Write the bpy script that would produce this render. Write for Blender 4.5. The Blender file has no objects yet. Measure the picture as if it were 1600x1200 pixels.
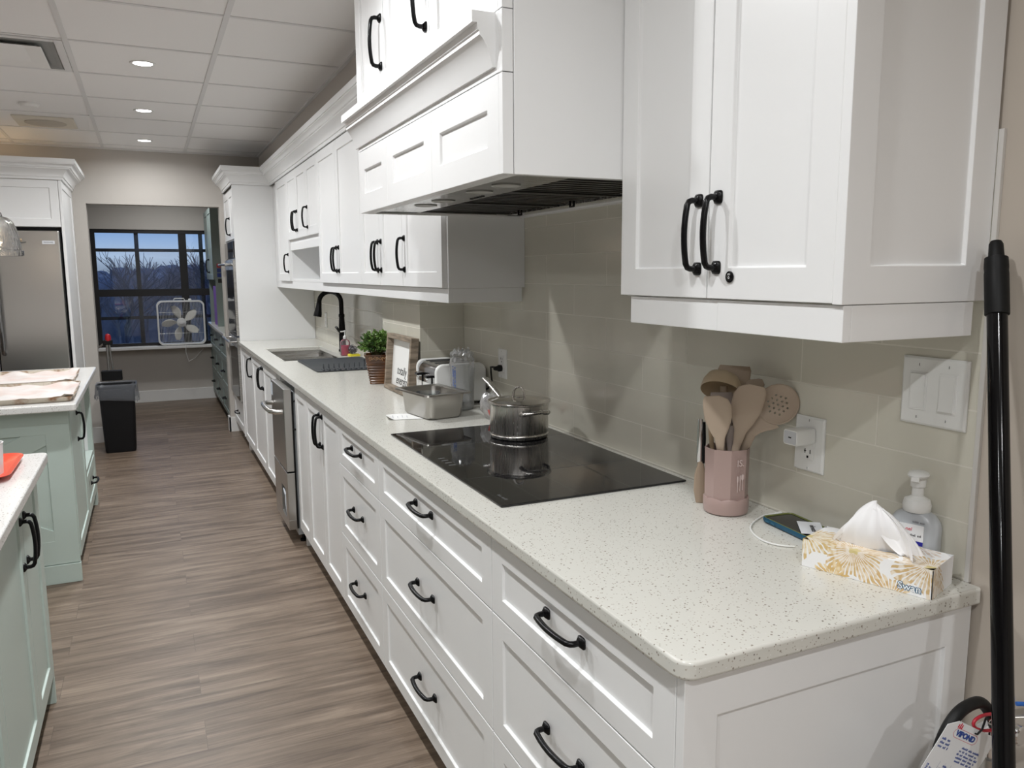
import bpy, bmesh, math, random
from mathutils import Vector, Matrix
random.seed(7)
SC = bpy.context.scene
COL = SC.collection
PI = math.pi

# ------------------------------------------------------------------ camera
CAM = (-1.2988, -0.8504, 1.469)
YAW, PITCH, ROLL, FPX = 0.4317, -0.1413, -0.0058, 1223.95
cam_d = bpy.data.cameras.new('camera')
cam = bpy.data.objects.new('camera', cam_d)
COL.objects.link(cam)
_fw = Vector((math.sin(YAW)*math.cos(PITCH), math.cos(YAW)*math.cos(PITCH), math.sin(PITCH)))
_rt = Vector((math.cos(YAW), -math.sin(YAW), 0))
_up = _rt.cross(_fw)
_r2 = _rt*math.cos(ROLL) + _up*math.sin(ROLL)
_u2 = -_rt*math.sin(ROLL) + _up*math.cos(ROLL)
_m = Matrix((_r2, _u2, -_fw)).transposed().to_4x4()
_m.translation = Vector(CAM)
cam.matrix_world = _m
cam_d.sensor_width = 36.0
cam_d.lens = FPX/1600*36.0
cam_d.clip_start = 0.02
cam_d.clip_end = 300
SC.camera = cam

# ------------------------------------------------------------------ view / world / light levels
SC.view_settings.view_transform = 'Standard'
SC.view_settings.look = 'None'
SC.view_settings.gamma = 1.0
SC.view_settings.use_curve_mapping = False
SC.view_settings.exposure = 0.0
DOWN_W = 18.0        # watts of each recessed downlight over this aisle
FAR_W = 11.0          # watts in the far room
SKY = 1.35

def nn(nt, t, **k):
    n = nt.nodes.new(t)
    for a, b in k.items():
        if a.startswith('i_'):
            key = a[2:]
            n.inputs[int(key) if key.isdigit() else key.replace('_', ' ')].default_value = b
        else:
            setattr(n, a, b)
    return n

def ramp(nt, stops, interp='LINEAR'):
    r = nn(nt, 'ShaderNodeValToRGB')
    r.color_ramp.interpolation = interp
    e = r.color_ramp.elements
    while len(e) < len(stops):
        e.new(0.5)
    for i, (p, c) in enumerate(stops):
        e[i].position = p
        e[i].color = (*c, 1) if len(c) == 3 else c
    return r

w = bpy.data.worlds.new('dusk sky')
SC.world = w
w.use_nodes = True
nt = w.node_tree
bg = nt.nodes['Background']
tc = nn(nt, 'ShaderNodeTexCoord')
sp = nn(nt, 'ShaderNodeSeparateXYZ')
nt.links.new(tc.outputs['Generated'], sp.inputs[0])
gr = ramp(nt, [(0.0, (.02, .028, .04)), (0.02, (.42, .52, .64)), (0.055, (.20, .33, .56)), (0.11, (.10, .20, .42)), (0.6, (.05, .10, .25))])
nt.links.new(sp.outputs['Z'], gr.inputs[0])
mp = nn(nt, 'ShaderNodeMapping')
mp.inputs['Scale'].default_value = (3.0, 3.0, 22.0)
ns = nn(nt, 'ShaderNodeTexNoise', i_Scale=2.2, i_Detail=5.0)
nt.links.new(tc.outputs['Generated'], mp.inputs[0])
nt.links.new(mp.outputs[0], ns.inputs['Vector'])
cr = ramp(nt, [(0.46, (0, 0, 0)), (0.72, (1, 1, 1))])
nt.links.new(ns.outputs[0], cr.inputs[0])
mx = nn(nt, 'ShaderNodeMix', data_type='RGBA')
mx.inputs[7].default_value = (.36, .42, .52, 1)
nt.links.new(cr.outputs[0], mx.inputs[0])
nt.links.new(gr.outputs[0], mx.inputs[6])
nt.links.new(mx.outputs[2], bg.inputs[0])
bg.inputs[1].default_value = SKY

# ------------------------------------------------------------------ materials
MATS = {}
def mat(name, color=(.8, .8, .8), rough=.5, metal=0.0, spec=.5, **k):
    if name in MATS:
        return MATS[name]
    m = bpy.data.materials.new(name)
    m.use_nodes = True
    b = m.node_tree.nodes['Principled BSDF']
    b.inputs['Base Color'].default_value = (*color, 1)
    b.inputs['Roughness'].default_value = rough
    b.inputs['Metallic'].default_value = metal
    b.inputs['Specular IOR Level'].default_value = spec
    for a, v in k.items():
        b.inputs[a.replace('_', ' ')].default_value = v
    MATS[name] = m
    return m

def bsdf(m):
    return m.node_tree, m.node_tree.nodes['Principled BSDF']

def objco(nt, scale=(1, 1, 1), loc=(0, 0, 0), which='Object'):
    t = nn(nt, 'ShaderNodeTexCoord')
    p = nn(nt, 'ShaderNodeMapping')
    p.inputs['Scale'].default_value = scale
    p.inputs['Location'].default_value = loc
    nt.links.new(t.outputs[which], p.inputs[0])
    return p.outputs[0]

def noise_col(m, c1, c2, scale=(1, 1, 1), ns=5, detail=4, lo=.35, hi=.65, bump=0.0, rough=None):
    nt, b = bsdf(m)
    v = objco(nt, scale)
    n = nn(nt, 'ShaderNodeTexNoise', i_Scale=ns, i_Detail=detail)
    nt.links.new(v, n.inputs['Vector'])
    r = ramp(nt, [(lo, c1), (hi, c2)])
    nt.links.new(n.outputs[0], r.inputs[0])
    nt.links.new(r.outputs[0], b.inputs['Base Color'])
    if bump:
        bp = nn(nt, 'ShaderNodeBump', i_Strength=bump, i_Distance=.002)
        nt.links.new(n.outputs[0], bp.inputs['Height'])
        nt.links.new(bp.outputs[0], b.inputs['Normal'])
    if rough:
        rr = ramp(nt, [(lo, (rough[0],)*3), (hi, (rough[1],)*3)])
        nt.links.new(n.outputs[0], rr.inputs[0])
        nt.links.new(rr.outputs[0], b.inputs['Roughness'])
    return m

def bump_only(m, ns=60, strength=.08, scale=(1, 1, 1), dist=.001):
    nt, b = bsdf(m)
    v = objco(nt, scale)
    n = nn(nt, 'ShaderNodeTexNoise', i_Scale=ns, i_Detail=3)
    nt.links.new(v, n.inputs['Vector'])
    bp = nn(nt, 'ShaderNodeBump', i_Strength=strength, i_Distance=dist)
    nt.links.new(n.outputs[0], bp.inputs['Height'])
    nt.links.new(bp.outputs[0], b.inputs['Normal'])
    return m

WHITE = mat('white cabinet paint', (.825, .825, .82), .32)
bump_only(WHITE, 90, .03)
MINT = mat('mint cabinet paint', (.50, .585, .54), .36)
bump_only(MINT, 90, .03)
SAGE = mat('dark sage cabinet paint', (.225, .275, .258), .38)
BLACK = mat('satin black metal', (.004, .004, .0045), .24, 0, .22)
RUBBER = mat('black rubber', (.008, .008, .008), .5, 0, .25)
DARK = mat('dark recess', (.03, .03, .03), .8)
WALLM = mat('warm greige wall paint', (.53, .495, .455), .75)
WALLR = mat('taupe wall paint', (.47, .415, .355), .75)
bump_only(WALLM, 120, .06)
CEILM = mat('ceiling tile white', (.82, .805, .79), .9)
bump_only(CEILM, 300, .25, dist=.002)
GRIDM = mat('ceiling grid white metal', (.68, .67, .66), .6)
TRIMW = mat('white trim paint', (.78, .77, .75), .45)
PLAST = mat('white plastic', (.78, .78, .76), .3)
CHROME = mat('polished chrome', (.75, .75, .76), .09, 1.0)
DGLASS = mat('dark appliance glass', (.008, .008, .01), .05, 0.0, .6)

def steel(name, c, r, stretch, amp=.12):
    m = mat(name, c, r, 1.0)
    nt, b = bsdf(m)
    v = objco(nt, stretch)
    n = nn(nt, 'ShaderNodeTexNoise', i_Scale=1.0, i_Detail=3)
    nt.links.new(v, n.inputs['Vector'])
    rr = ramp(nt, [(.3, (max(r-amp, .04),)*3), (.7, (r+amp,)*3)])
    nt.links.new(n.outputs[0], rr.inputs[0])
    nt.links.new(rr.outputs[0], b.inputs['Roughness'])
    return m
STEEL_H = steel('brushed stainless grained across', (.56, .55, .53), .30, (8, 8, 400))
STEEL_V = steel('brushed stainless grained upright', (.52, .51, .49), .30, (300, 300, 6), .012)
STEEL_D = steel('dull stainless', (.40, .39, .37), .34, (60, 60, 60))
PANST = steel('worn pan stainless', (.40, .385, .36), .30, (90, 90, 90), .015)

# quartz worktop: two sizes of fleck
def quartz(name, base, fleck=True):
    m = mat(name, base, .16)
    nt, b = bsdf(m)
    v = objco(nt)
    col = None
    prev = nn(nt, 'ShaderNodeRGB'); prev.outputs[0].default_value = (*base, 1)
    out = prev.outputs[0]
    for sc, thr, gate, c in ((100, .19, .50, (.22, .18, .14)), (170, .22, .40, (.36, .32, .27)), (62, .11, .55, (.12, .10, .08)), (130, .16, .8, (.74, .73, .71))):
        vo = nn(nt, 'ShaderNodeTexVoronoi', i_Scale=float(sc))
        nt.links.new(v, vo.inputs['Vector'])
        s = nn(nt, 'ShaderNodeSeparateColor')
        nt.links.new(vo.outputs['Color'], s.inputs[0])
        a = nn(nt, 'ShaderNodeMath', operation='LESS_THAN'); a.inputs[1].default_value = thr
        nt.links.new(vo.outputs['Distance'], a.inputs[0])
        g = nn(nt, 'ShaderNodeMath', operation='GREATER_THAN'); g.inputs[1].default_value = gate
        nt.links.new(s.outputs[0], g.inputs[0])
        ml = nn(nt, 'ShaderNodeMath', operation='MULTIPLY')
        nt.links.new(a.outputs[0], ml.inputs[0]); nt.links.new(g.outputs[0], ml.inputs[1])
        m2 = nn(nt, 'ShaderNodeMath', operation='MULTIPLY'); m2.inputs[1].default_value = .8
        nt.links.new(ml.outputs[0], m2.inputs[0])
        mix = nn(nt, 'ShaderNodeMix', data_type='RGBA')
        mix.inputs[7].default_value = (*c, 1)
        nt.links.new(m2.outputs[0], mix.inputs[0]); nt.links.new(out, mix.inputs[6])
        out = mix.outputs[2]
    nt.links.new(out, b.inputs['Base Color'])
    return m
QUARTZ = quartz('speckled white quartz', (.64, .63, .58))

# wood look vinyl plank floor, boards running across the aisle
FLOORM = mat('wood look vinyl plank', (.3, .24, .19), .42)
def _floor():
    nt, b = bsdf(FLOORM)
    v = objco(nt)
    br = nn(nt, 'ShaderNodeTexBrick', i_Scale=1.0, i_Mortar_Size=.0009, i_Mortar_Smooth=.1, i_Bias=0.0, i_Brick_Width=1.22, i_Row_Height=.178)
    br.offset = .37; br.offset_frequency = 2; br.squash = 1.0
    br.inputs['Color1'].default_value = (.30, .30, .30, 1)
    br.inputs['Color2'].default_value = (.72, .72, .72, 1)
    br.inputs['Mortar'].default_value = (.0, .0, .0, 1)
    nt.links.new(v, br.inputs['Vector'])
    # per board shift of the grain
    va = nn(nt, 'ShaderNodeVectorMath', operation='MULTIPLY_ADD')
    va.inputs[1].default_value = (7.0, 3.0, 0)
    nt.links.new(br.outputs['Color'], va.inputs[0]); nt.links.new(v, va.inputs[2])
    mp = nn(nt, 'ShaderNodeMapping'); mp.inputs['Scale'].default_value = (1.3, 13.0, 1)
    nt.links.new(va.outputs[0], mp.inputs[0])
    n1 = nn(nt, 'ShaderNodeTexNoise', i_Scale=1.6, i_Detail=9, i_Roughness=.62, i_Distortion=.6)
    nt.links.new(mp.outputs[0], n1.inputs['Vector'])
    mp2 = nn(nt, 'ShaderNodeMapping'); mp2.inputs['Scale'].default_value = (3, 90.0, 1)
    nt.links.new(va.outputs[0], mp2.inputs[0])
    n2 = nn(nt, 'ShaderNodeTexNoise', i_Scale=1.3, i_Detail=6, i_Roughness=.7)
    nt.links.new(mp2.outputs[0], n2.inputs['Vector'])
    r = ramp(nt, [(.22, (.036, .023, .015)), (.38, (.098, .068, .047)), (.52, (.175, .128, .092)), (.74, (.31, .24, .18))])
    ad = nn(nt, 'ShaderNodeMath', operation='MULTIPLY_ADD'); ad.inputs[1].default_value = .32
    nt.links.new(n2.outputs[0], ad.inputs[0])
    sb = nn(nt, 'ShaderNodeMath', operation='MULTIPLY_ADD'); sb.inputs[1].default_value = .82; sb.inputs[2].default_value = -.085
    nt.links.new(n1.outputs[0], sb.inputs[0]); nt.links.new(sb.outputs[0], ad.inputs[2])
    bt = nn(nt, 'ShaderNodeMath', operation='MULTIPLY_ADD'); bt.inputs[1].default_value = .16; bt.inputs[2].default_value = -.07
    sc = nn(nt, 'ShaderNodeSeparateColor'); nt.links.new(br.outputs['Color'], sc.inputs[0])
    nt.links.new(sc.outputs[0], bt.inputs[0])
    a3 = nn(nt, 'ShaderNodeMath', operation='ADD')
    nt.links.new(ad.outputs[0], a3.inputs[0]); nt.links.new(bt.outputs[0], a3.inputs[1])
    nt.links.new(a3.outputs[0], r.inputs[0])
    mx = nn(nt, 'ShaderNodeMix', data_type='RGBA'); mx.inputs[7].default_value = (.09, .065, .05, 1)
    fm = nn(nt, 'ShaderNodeMath', operation='MULTIPLY'); fm.inputs[1].default_value = .35
    nt.links.new(br.outputs['Fac'], fm.inputs[0])
    nt.links.new(fm.outputs[0], mx.inputs[0]); nt.links.new(r.outputs[0], mx.inputs[6])
    nt.links.new(mx.outputs[2], b.inputs['Base Color'])
    bp = nn(nt, 'ShaderNodeBump', i_Strength=.25, i_Distance=.001)
    nt.links.new(n2.outputs[0], bp.inputs['Height']); nt.links.new(bp.outputs[0], b.inputs['Normal'])
_floor()

# glazed 4 x 16 wall tile, axis = the horizontal axis of the wall face
def tile_mat(name, axis, off=0.0):
    m = mat(name, (.4, .38, .33), .2)
    nt, b = bsdf(m)
    t = nn(nt, 'ShaderNodeNewGeometry')
    s = nn(nt, 'ShaderNodeSeparateXYZ'); nt.links.new(t.outputs['Position'], s.inputs[0])
    c = nn(nt, 'ShaderNodeCombineXYZ')
    nt.links.new(s.outputs[axis], c.inputs[0]); nt.links.new(s.outputs[2], c.inputs[1])
    mp = nn(nt, 'ShaderNodeMapping', vector_type='POINT'); mp.inputs['Location'].default_value = (-.031+off, -.9195, 0)
    nt.links.new(c.outputs[0], mp.inputs[0])
    br = nn(nt, 'ShaderNodeTexBrick', i_Scale=1.0, i_Mortar_Size=.0016, i_Mortar_Smooth=.1, i_Brick_Width=.41, i_Row_Height=.1017)
    br.offset = .5; br.offset_frequency = 2
    br.inputs['Color1'].default_value = (.605, .58, .495, 1)
    br.inputs['Color2'].default_value = (.625, .60, .515, 1)
    br.inputs['Mortar'].default_value = (.70, .67, .59, 1)
    nt.links.new(mp.outputs[0], br.inputs['Vector'])
    nt.links.new(br.outputs['Color'], b.inputs['Base Color'])
    n = nn(nt, 'ShaderNodeTexNoise', i_Scale=9.0, i_Detail=2)
    nt.links.new(t.outputs['Position'], n.inputs['Vector'])
    iv = nn(nt, 'ShaderNodeMath', operation='MULTIPLY_ADD'); iv.inputs[1].default_value = -1.0; iv.inputs[2].default_value = 1.0
    nt.links.new(br.outputs['Fac'], iv.inputs[0])
    ad = nn(nt, 'ShaderNodeMath', operation='MULTIPLY_ADD'); ad.inputs[1].default_value = .8
    nt.links.new(n.outputs[0], ad.inputs[0]); nt.links.new(iv.outputs[0], ad.inputs[2])
    bp = nn(nt, 'ShaderNodeBump', i_Strength=.6, i_Distance=.0012)
    nt.links.new(ad.outputs[0], bp.inputs['Height']); nt.links.new(bp.outputs[0], b.inputs['Normal'])
    rr = nn(nt, 'ShaderNodeMath', operation='MULTIPLY_ADD'); rr.inputs[1].default_value = .5; rr.inputs[2].default_value = .17
    nt.links.new(br.outputs['Fac'], rr.inputs[0]); nt.links.new(rr.outputs[0], b.inputs['Roughness'])
    return m
TILE_Y = tile_mat('greige glazed wall tile', 1)
TILE_X = tile_mat('greige glazed wall tile on returns', 0)

def glassy(name, tint=(1, 1, 1), rough=0.0, refl=.9, haze=0.0):
    """thin clear sheet: mostly transparent with mirror reflection growing at grazing angles"""
    m = bpy.data.materials.new(name); m.use_nodes = True
    nt = m.node_tree; nt.nodes.clear()
    o = nn(nt, 'ShaderNodeOutputMaterial')
    tr = nn(nt, 'ShaderNodeBsdfTransparent'); tr.inputs[0].default_value = (*tint, 1)
    gl = nn(nt, 'ShaderNodeBsdfGlossy'); gl.inputs['Roughness'].default_value = rough
    gl.inputs[0].default_value = (refl, refl, refl, 1)
    fr = nn(nt, 'ShaderNodeFresnel'); fr.inputs[0].default_value = 1.5
    mx = nn(nt, 'ShaderNodeMixShader')
    nt.links.new(fr.outputs[0], mx.inputs[0]); nt.links.new(tr.outputs[0], mx.inputs[1]); nt.links.new(gl.outputs[0], mx.inputs[2])
    last = mx.outputs[0]
    if haze:
        df = nn(nt, 'ShaderNodeBsdfDiffuse'); df.inputs[0].default_value = (.8, .8, .8, 1)
        m2 = nn(nt, 'ShaderNodeMixShader'); m2.inputs[0].default_value = haze
        nt.links.new(last, m2.inputs[1]); nt.links.new(df.outputs[0], m2.inputs[2]); last = m2.outputs[0]
    nt.links.new(last, o.inputs[0])
    MATS[name] = m
    return m
WGLASS = glassy('window glass', (.86, .90, .95), 0.0, 1.0)
CLEAR = glassy('thin clear plastic', (.93, .95, .96), .08, .9, .10)
BOWLG = glassy('clear bowl glass', (.92, .94, .94), .03, 1.0, .04)

def emit(name, c, s):
    m = bpy.data.materials.new(name); m.use_nodes = True
    b = m.node_tree.nodes['Principled BSDF']
    b.inputs['Emission Color'].default_value = (*c, 1); b.inputs['Emission Strength'].default_value = s
    b.inputs['Base Color'].default_value = (.8, .8, .8, 1)
    MATS[name] = m
    return m
LED = emit('lit lamp lens', (1.0, .98, .97), 18.0)

# ------------------------------------------------------------------ mesh building
class M:
    def __init__(s, xf=None):
        s.bm = bmesh.new(); s.xf = xf; s.mi = 0
    def v(s, co):
        co = Vector(co)
        if s.xf is not None: co = s.xf @ co
        return s.bm.verts.new(co)
    def f(s, vs):
        try:
            fa = s.bm.faces.new(vs); fa.material_index = s.mi; return fa
        except ValueError:
            return None
    def box(s, x0, x1, y0, y1, z0, z1):
        c = [s.v((x, y, z)) for z in (z0, z1) for y in (y0, y1) for x in (x0, x1)]
        for q in ((0, 2, 3, 1), (4, 5, 7, 6), (0, 1, 5, 4), (2, 6, 7, 3), (0, 4, 6, 2), (1, 3, 7, 5)):
            s.f([c[i] for i in q])
        return s
    def rings(s, rings, cap0=True, cap1=True, closed=True):
        R = [[s.v(p) for p in r] for r in rings]
        n = len(R[0])
        for a, b in zip(R, R[1:]):
            for i in range(n if closed else n-1):
                j = (i+1) % n
                s.f([a[i], a[j], b[j], b[i]])
        if cap0: s.f(list(reversed(R[0])))
        if cap1: s.f(R[-1])
        return s
    def lathe(s, prof, c=(0, 0, 0), seg=32, cap0=True, cap1=True, sx=1, sy=1, ax='z'):
        rs = []
        for r, z in prof:
            ring = []
            for i in range(seg):
                a = 2*PI*i/seg
                p = (r*math.cos(a)*sx, r*math.sin(a)*sy, z)
                if ax == 'x': p = (z, p[0], p[1])
                if ax == 'y': p = (p[1], z, p[0])
                ring.append((c[0]+p[0], c[1]+p[1], c[2]+p[2]))
            rs.append(ring)
        return s.rings(rs, cap0, cap1)
    def tube(s, pts, r, seg=12, cap=True, loop=False):
        P = [Vector(p) for p in pts]; n = len(P); rs = []
        up = None
        for i in range(n):
            if loop: t = P[(i+1) % n]-P[i-1]
            else: t = P[min(i+1, n-1)]-P[max(i-1, 0)]
            t.normalize()
            if up is None:
                up = Vector((0, 0, 1)) if abs(t.z) < .9 else Vector((1, 0, 0))
            a = t.cross(up)
            if a.length < 1e-6: a = t.orthogonal()
            a.normalize(); up = a.cross(t).normalized()
            rr = r[i] if isinstance(r, (list, tuple)) else r
            ra, rb = (rr if isinstance(rr, tuple) else (rr, rr))
            rs.append([P[i]+a*math.cos(2*PI*k/seg)*ra+up*math.sin(2*PI*k/seg)*rb for k in range(seg)])
        if loop: rs.append(rs[0])
        return s.rings(rs, cap and not loop, cap and not loop)
    def prism(s, poly, o, ux, uy, d):
        o, ux, uy, d = Vector(o), Vector(ux), Vector(uy), Vector(d)
        a = [o+ux*x+uy*y for x, y in poly]
        return s.rings([a, [p+d for p in a]])
    def loft(s, st, o, ax, wd, nm, seg=20, pw=2.6):
        """st: (t, half width, half thickness, side offset, normal offset) stations along ax"""
        o, ax, wd, nm = Vector(o), Vector(ax), Vector(wd), Vector(nm); rs = []
        for t, hw, ht, dw, dn in st:
            ring = []
            for k in range(seg):
                a = 2*PI*k/seg; ca, sa = math.cos(a), math.sin(a)
                x = math.copysign(abs(ca)**(2/pw), ca)*hw; y = math.copysign(abs(sa)**(2/pw), sa)*ht
                ring.append(o+ax*t+wd*(x+dw)+nm*(y+dn))
            rs.append(ring)
        return s.rings(rs)
    def grid(s, fn, nu, nv):
        R = [[s.v(fn(i/nu, j/nv)) for j in range(nv+1)] for i in range(nu+1)]
        for i in range(nu):
            for j in range(nv):
                s.f([R[i][j], R[i+1][j], R[i+1][j+1], R[i][j+1]])
        return s

def rootloc(o):
    while o.parent: o = o.parent
    return o.location.copy()

def link(name, m, mats, parent=None, at=None, bevel=0, smooth=False, solid=0, bseg=2, sub=0):
    """one mesh object; coordinates were given in the room's frame"""
    if isinstance(m, M): bm = m.bm
    else: bm = m
    bmesh.ops.recalc_face_normals(bm, faces=bm.faces)
    off = rootloc(parent) if parent else Vector(at if at is not None else (0, 0, 0))
    for v in bm.verts: v.co -= off
    me = bpy.data.meshes.new(name); bm.to_mesh(me); bm.free()
    for mm in (mats if isinstance(mats, (list, tuple)) else [mats]): me.materials.append(mm)
    if smooth:
        me.shade_smooth()
        me.set_sharp_from_angle(angle=math.radians(38 if smooth is True else smooth))
    o = bpy.data.objects.new(name, me); COL.objects.link(o)
    if parent: o.parent = parent
    else: o.location = off
    if solid:
        q = o.modifiers.new('thickness', 'SOLIDIFY'); q.thickness = solid
    if sub:
        q = o.modifiers.new('smoothing', 'SUBSURF'); q.levels = sub; q.render_levels = sub
    if bevel:
        q = o.modifiers.new('edges', 'BEVEL'); q.width = bevel; q.segments = bseg; q.limit_method = 'ANGLE'; q.angle_limit = math.radians(35)
    return o

def tag(o, label, cat, group=None):
    o['label'] = label; o['category'] = cat
    if group: o['group'] = group
    return o
def thing(name, label, cat, loc, group=None):
    o = bpy.data.objects.new(name, None); COL.objects.link(o)
    o.location = loc; o.empty_display_size = .05
    return tag(o, label, cat, group)
def struct(name, m, mats, **k):
    o = link(name, m, mats, **k); o['kind'] = 'structure'; return o

def text_mesh(body, size, depth=0.0003, bold=0.0, shear=0.0, spacing=1.0):
    cu = bpy.data.curves.new('lettering', 'FONT'); cu.body = body; cu.size = size
    cu.extrude = depth; cu.offset = bold; cu.shear = shear; cu.align_x = 'CENTER'; cu.align_y = 'CENTER'
    cu.space_character = spacing; cu.resolution_u = 3
    ob = bpy.data.objects.new('lettering', cu); COL.objects.link(ob)
    dg = bpy.context.evaluated_depsgraph_get(); dg.update()
    me = bpy.data.meshes.new_from_object(ob.evaluated_get(dg))
    bpy.data.objects.remove(ob)
    return me
def text(name, body, size, o, ux, uy, material, parent, bold=0.0, shear=0.0, depth=.0003, spacing=1.0):
    me = text_mesh(body, size, depth, bold, shear, spacing)
    ux, uy = Vector(ux).normalized(), Vector(uy).normalized(); n = ux.cross(uy)
    mt = Matrix((ux, uy, n)).transposed().to_4x4(); mt.translation = Vector(o)-rootloc(parent)
    me.transform(mt); me.materials.append(material)
    ob = bpy.data.objects.new(name, me); COL.objects.link(ob); ob.parent = parent
    return ob

def dashes(name, width, size, o, ux, uy, material, parent, seed=1):
    """a line of print too small to read: upright ink strokes grouped like words"""
    rr = random.Random(seed); o, ux, uy = Vector(o), Vector(ux).normalized(), Vector(uy).normalized(); n = ux.cross(uy)
    m = M(); x = -width/2; wl = rr.randint(3, 7)
    while x < width/2:
        if wl == 0: x += size*.5; wl = rr.randint(3, 8); continue
        h = size*rr.choice((.5, .5, .72)); w_ = size*rr.uniform(.14, .3)
        m.prism([(x, -size*.3), (x+w_, -size*.3), (x+w_, -size*.3+h), (x, -size*.3+h)], o, ux, uy, n*.0002)
        x += w_+size*.16; wl -= 1
    return link(name, m, material, parent)

# shaker front: F(u, v, d) maps width / height / outward depth to the room
def face_map(kind, p):
    if kind == '-x': return lambda u, v, d: (p-d, u, v)      # faces the aisle from the wall side; u = y
    if kind == '+x': return lambda u, v, d: (p+d, u, v)
    if kind == '-y': return lambda u, v, d: (u, p-d, v)
def shaker(F, u0, u1, v0, v1, th=.019, st=.057, rl=.057, rec=.007, ch=.002, panel=True):
    m = M()
    A = [(u0, v0), (u1, v0), (u1, v1), (u0, v1)]
    B = [(u0+st, v0+rl), (u1-st, v0+rl), (u1-st, v1-rl), (u0+st, v1-rl)]
    Cc = [(B[0][0]+ch, B[0][1]+ch), (B[1][0]-ch, B[1][1]+ch), (B[2][0]-ch, B[2][1]-ch), (B[3][0]+ch, B[3][1]-ch)]
    a0 = [m.v(F(u, v, 0)) for u, v in A]; a1 = [m.v(F(u, v, th)) for u, v in A]
    b = [m.v(F(u, v, th)) for u, v in B]; c = [m.v(F(u, v, th-rec)) for u, v in Cc]
    m.f(a0)
    for i in range(4):
        j = (i+1) % 4
        m.f([a0[i], a0[j], a1[j], a1[i]]); m.f([a1[i], a1[j], b[j], b[i]]); m.f([b[i], b[j], c[j], c[i]])
    m.f(c)
    return m

def pull(F, u, v, d0, vertical=True, L=.137, proj=.032):
    """arched bar pull with two square feet, built as one casting"""
    m = M()
    def G(s, t, d): return F(u+t, v+s, d0+d) if vertical else F(u+s, v+t, d0+d)
    h = L/2
    for sgn in (-1, 1):
        c = sgn*h
        rs = []
        for e, dd in ((.0125, 0), (.0125, .003), (.0100, .0055), (.0064, .009)):
            ring = []
            for k in range(16):
                a = 2*PI*k/16; ca, sa = math.cos(a), math.sin(a)
                ring.append(G(c+math.copysign(abs(ca)**.5, ca)*e*1.0, math.copysign(abs(sa)**.5, sa)*e*.92, dd))
            rs.append(ring)
        m.rings(rs)
    pts = [G(-h, 0, .003), G(-h, 0, .018), G(-h+.0025, 0, .0245), G(-h+.009, 0, .0285)]
    for k in range(1, 10):
        q = -1+2*k/10
        pts.append(G(q*(h-.012), 0, .029+(proj+.002-.029)*(1-q*q)))
    pts += [G(h-.009, 0, .0285), G(h-.0025, 0, .0245), G(h, 0, .018), G(h, 0, .003)]
    n = len(pts); r = [(.0058, .0058)]*3+[(.0066, .0056)]*(n-6)+[(.0058, .0058)]*3
    m.tube(pts, r, 10)
    return m

def front(kind, F, parent, u0, u1, v0, v1, material, handle=None, st=.057, rl=.057, name=None, gap=.0019, hm=BLACK, hl=.137):
    """a door or drawer front with its pull; handle = (u, v, vertical)"""
    g = gap
    o = link(name or kind, shaker(F, u0+g, u1-g, v0+g, v1-g, st=st, rl=rl), material, parent, bevel=.0012)
    if handle:
        hu, hv, ver = handle
        link('handle', pull(F, hu, hv, .019, ver, L=hl), hm, o, smooth=50)
    return o

def sweep(path, prof, close_ends=True):
    """moulding: profile (outward, z) swept along a plan path with mitred corners; outward = left of travel"""
    P = [Vector((x, y)) for x, y in path]; rs = []
    for i, p in enumerate(P):
        d1 = (P[i]-P[i-1]).normalized() if i else (P[1]-P[0]).normalized()
        d2 = (P[i+1]-P[i]).normalized() if i < len(P)-1 else d1
        n1 = Vector((-d1.y, d1.x)); n2 = Vector((-d2.y, d2.x))
        mtr = (n1+n2)/(1+n1.dot(n2))
        rs.append([(p.x+mtr.x*o, p.y+mtr.y*o, z) for o, z in prof])
    return M().rings(rs, close_ends, close_ends)

# ------------------------------------------------------------------ the room
TOPZ = 2.54
struct('floor', M().box(-6, .1, -4, 9.25, -.05, 0), FLOORM)
struct('ceiling', M().box(-6, .1, -4, 6.95, TOPZ, TOPZ+.06), CEILM)
m = M()
GX, GY, GS = -1.571, 3.433, .645
for k in range(-7, 3):
    x = GX+GS*k
    if x < -.29: m.box(x-.012, x+.012, -4, 6.85, TOPZ-.004, TOPZ+.001)
for k in range(-12, 6):
    y = GY+.6401*k
    m.box(-6, -.3, y-.010, y+.010, TOPZ-.0035, TOPZ+.001)
m.box(-6, -.3, 6.832, 6.85, TOPZ-.012, TOPZ); m.box(-.318, -.3, -4, 6.85, TOPZ-.012, TOPZ)
struct('trim_1', m, GRIDM)
struct('wall_right', M().box(.006, .1, -4, 9.25, 0, 2.6), WALLR)
struct('wall_left', M().box(-6.1, -6, -4, 6.95, 0, 2.6), WALLM)
struct('wall_near', M().box(-6.1, .1, -4.1, -4, 0, 2.6), WALLM)
m = M()
m.box(-6, -1.732, 6.85, 6.97, 0, 2.6); m.box(-.667, .006, 6.85, 6.97, 0, 2.6); m.box(-1.732, -.667, 6.85, 6.97, 2.072, 2.6)
struct('wall_far', m, WALLM)
struct('wall_soffit', M().box(-.30, .006, -4, 6.85, 2.335, TOPZ), WALLM)
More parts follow.
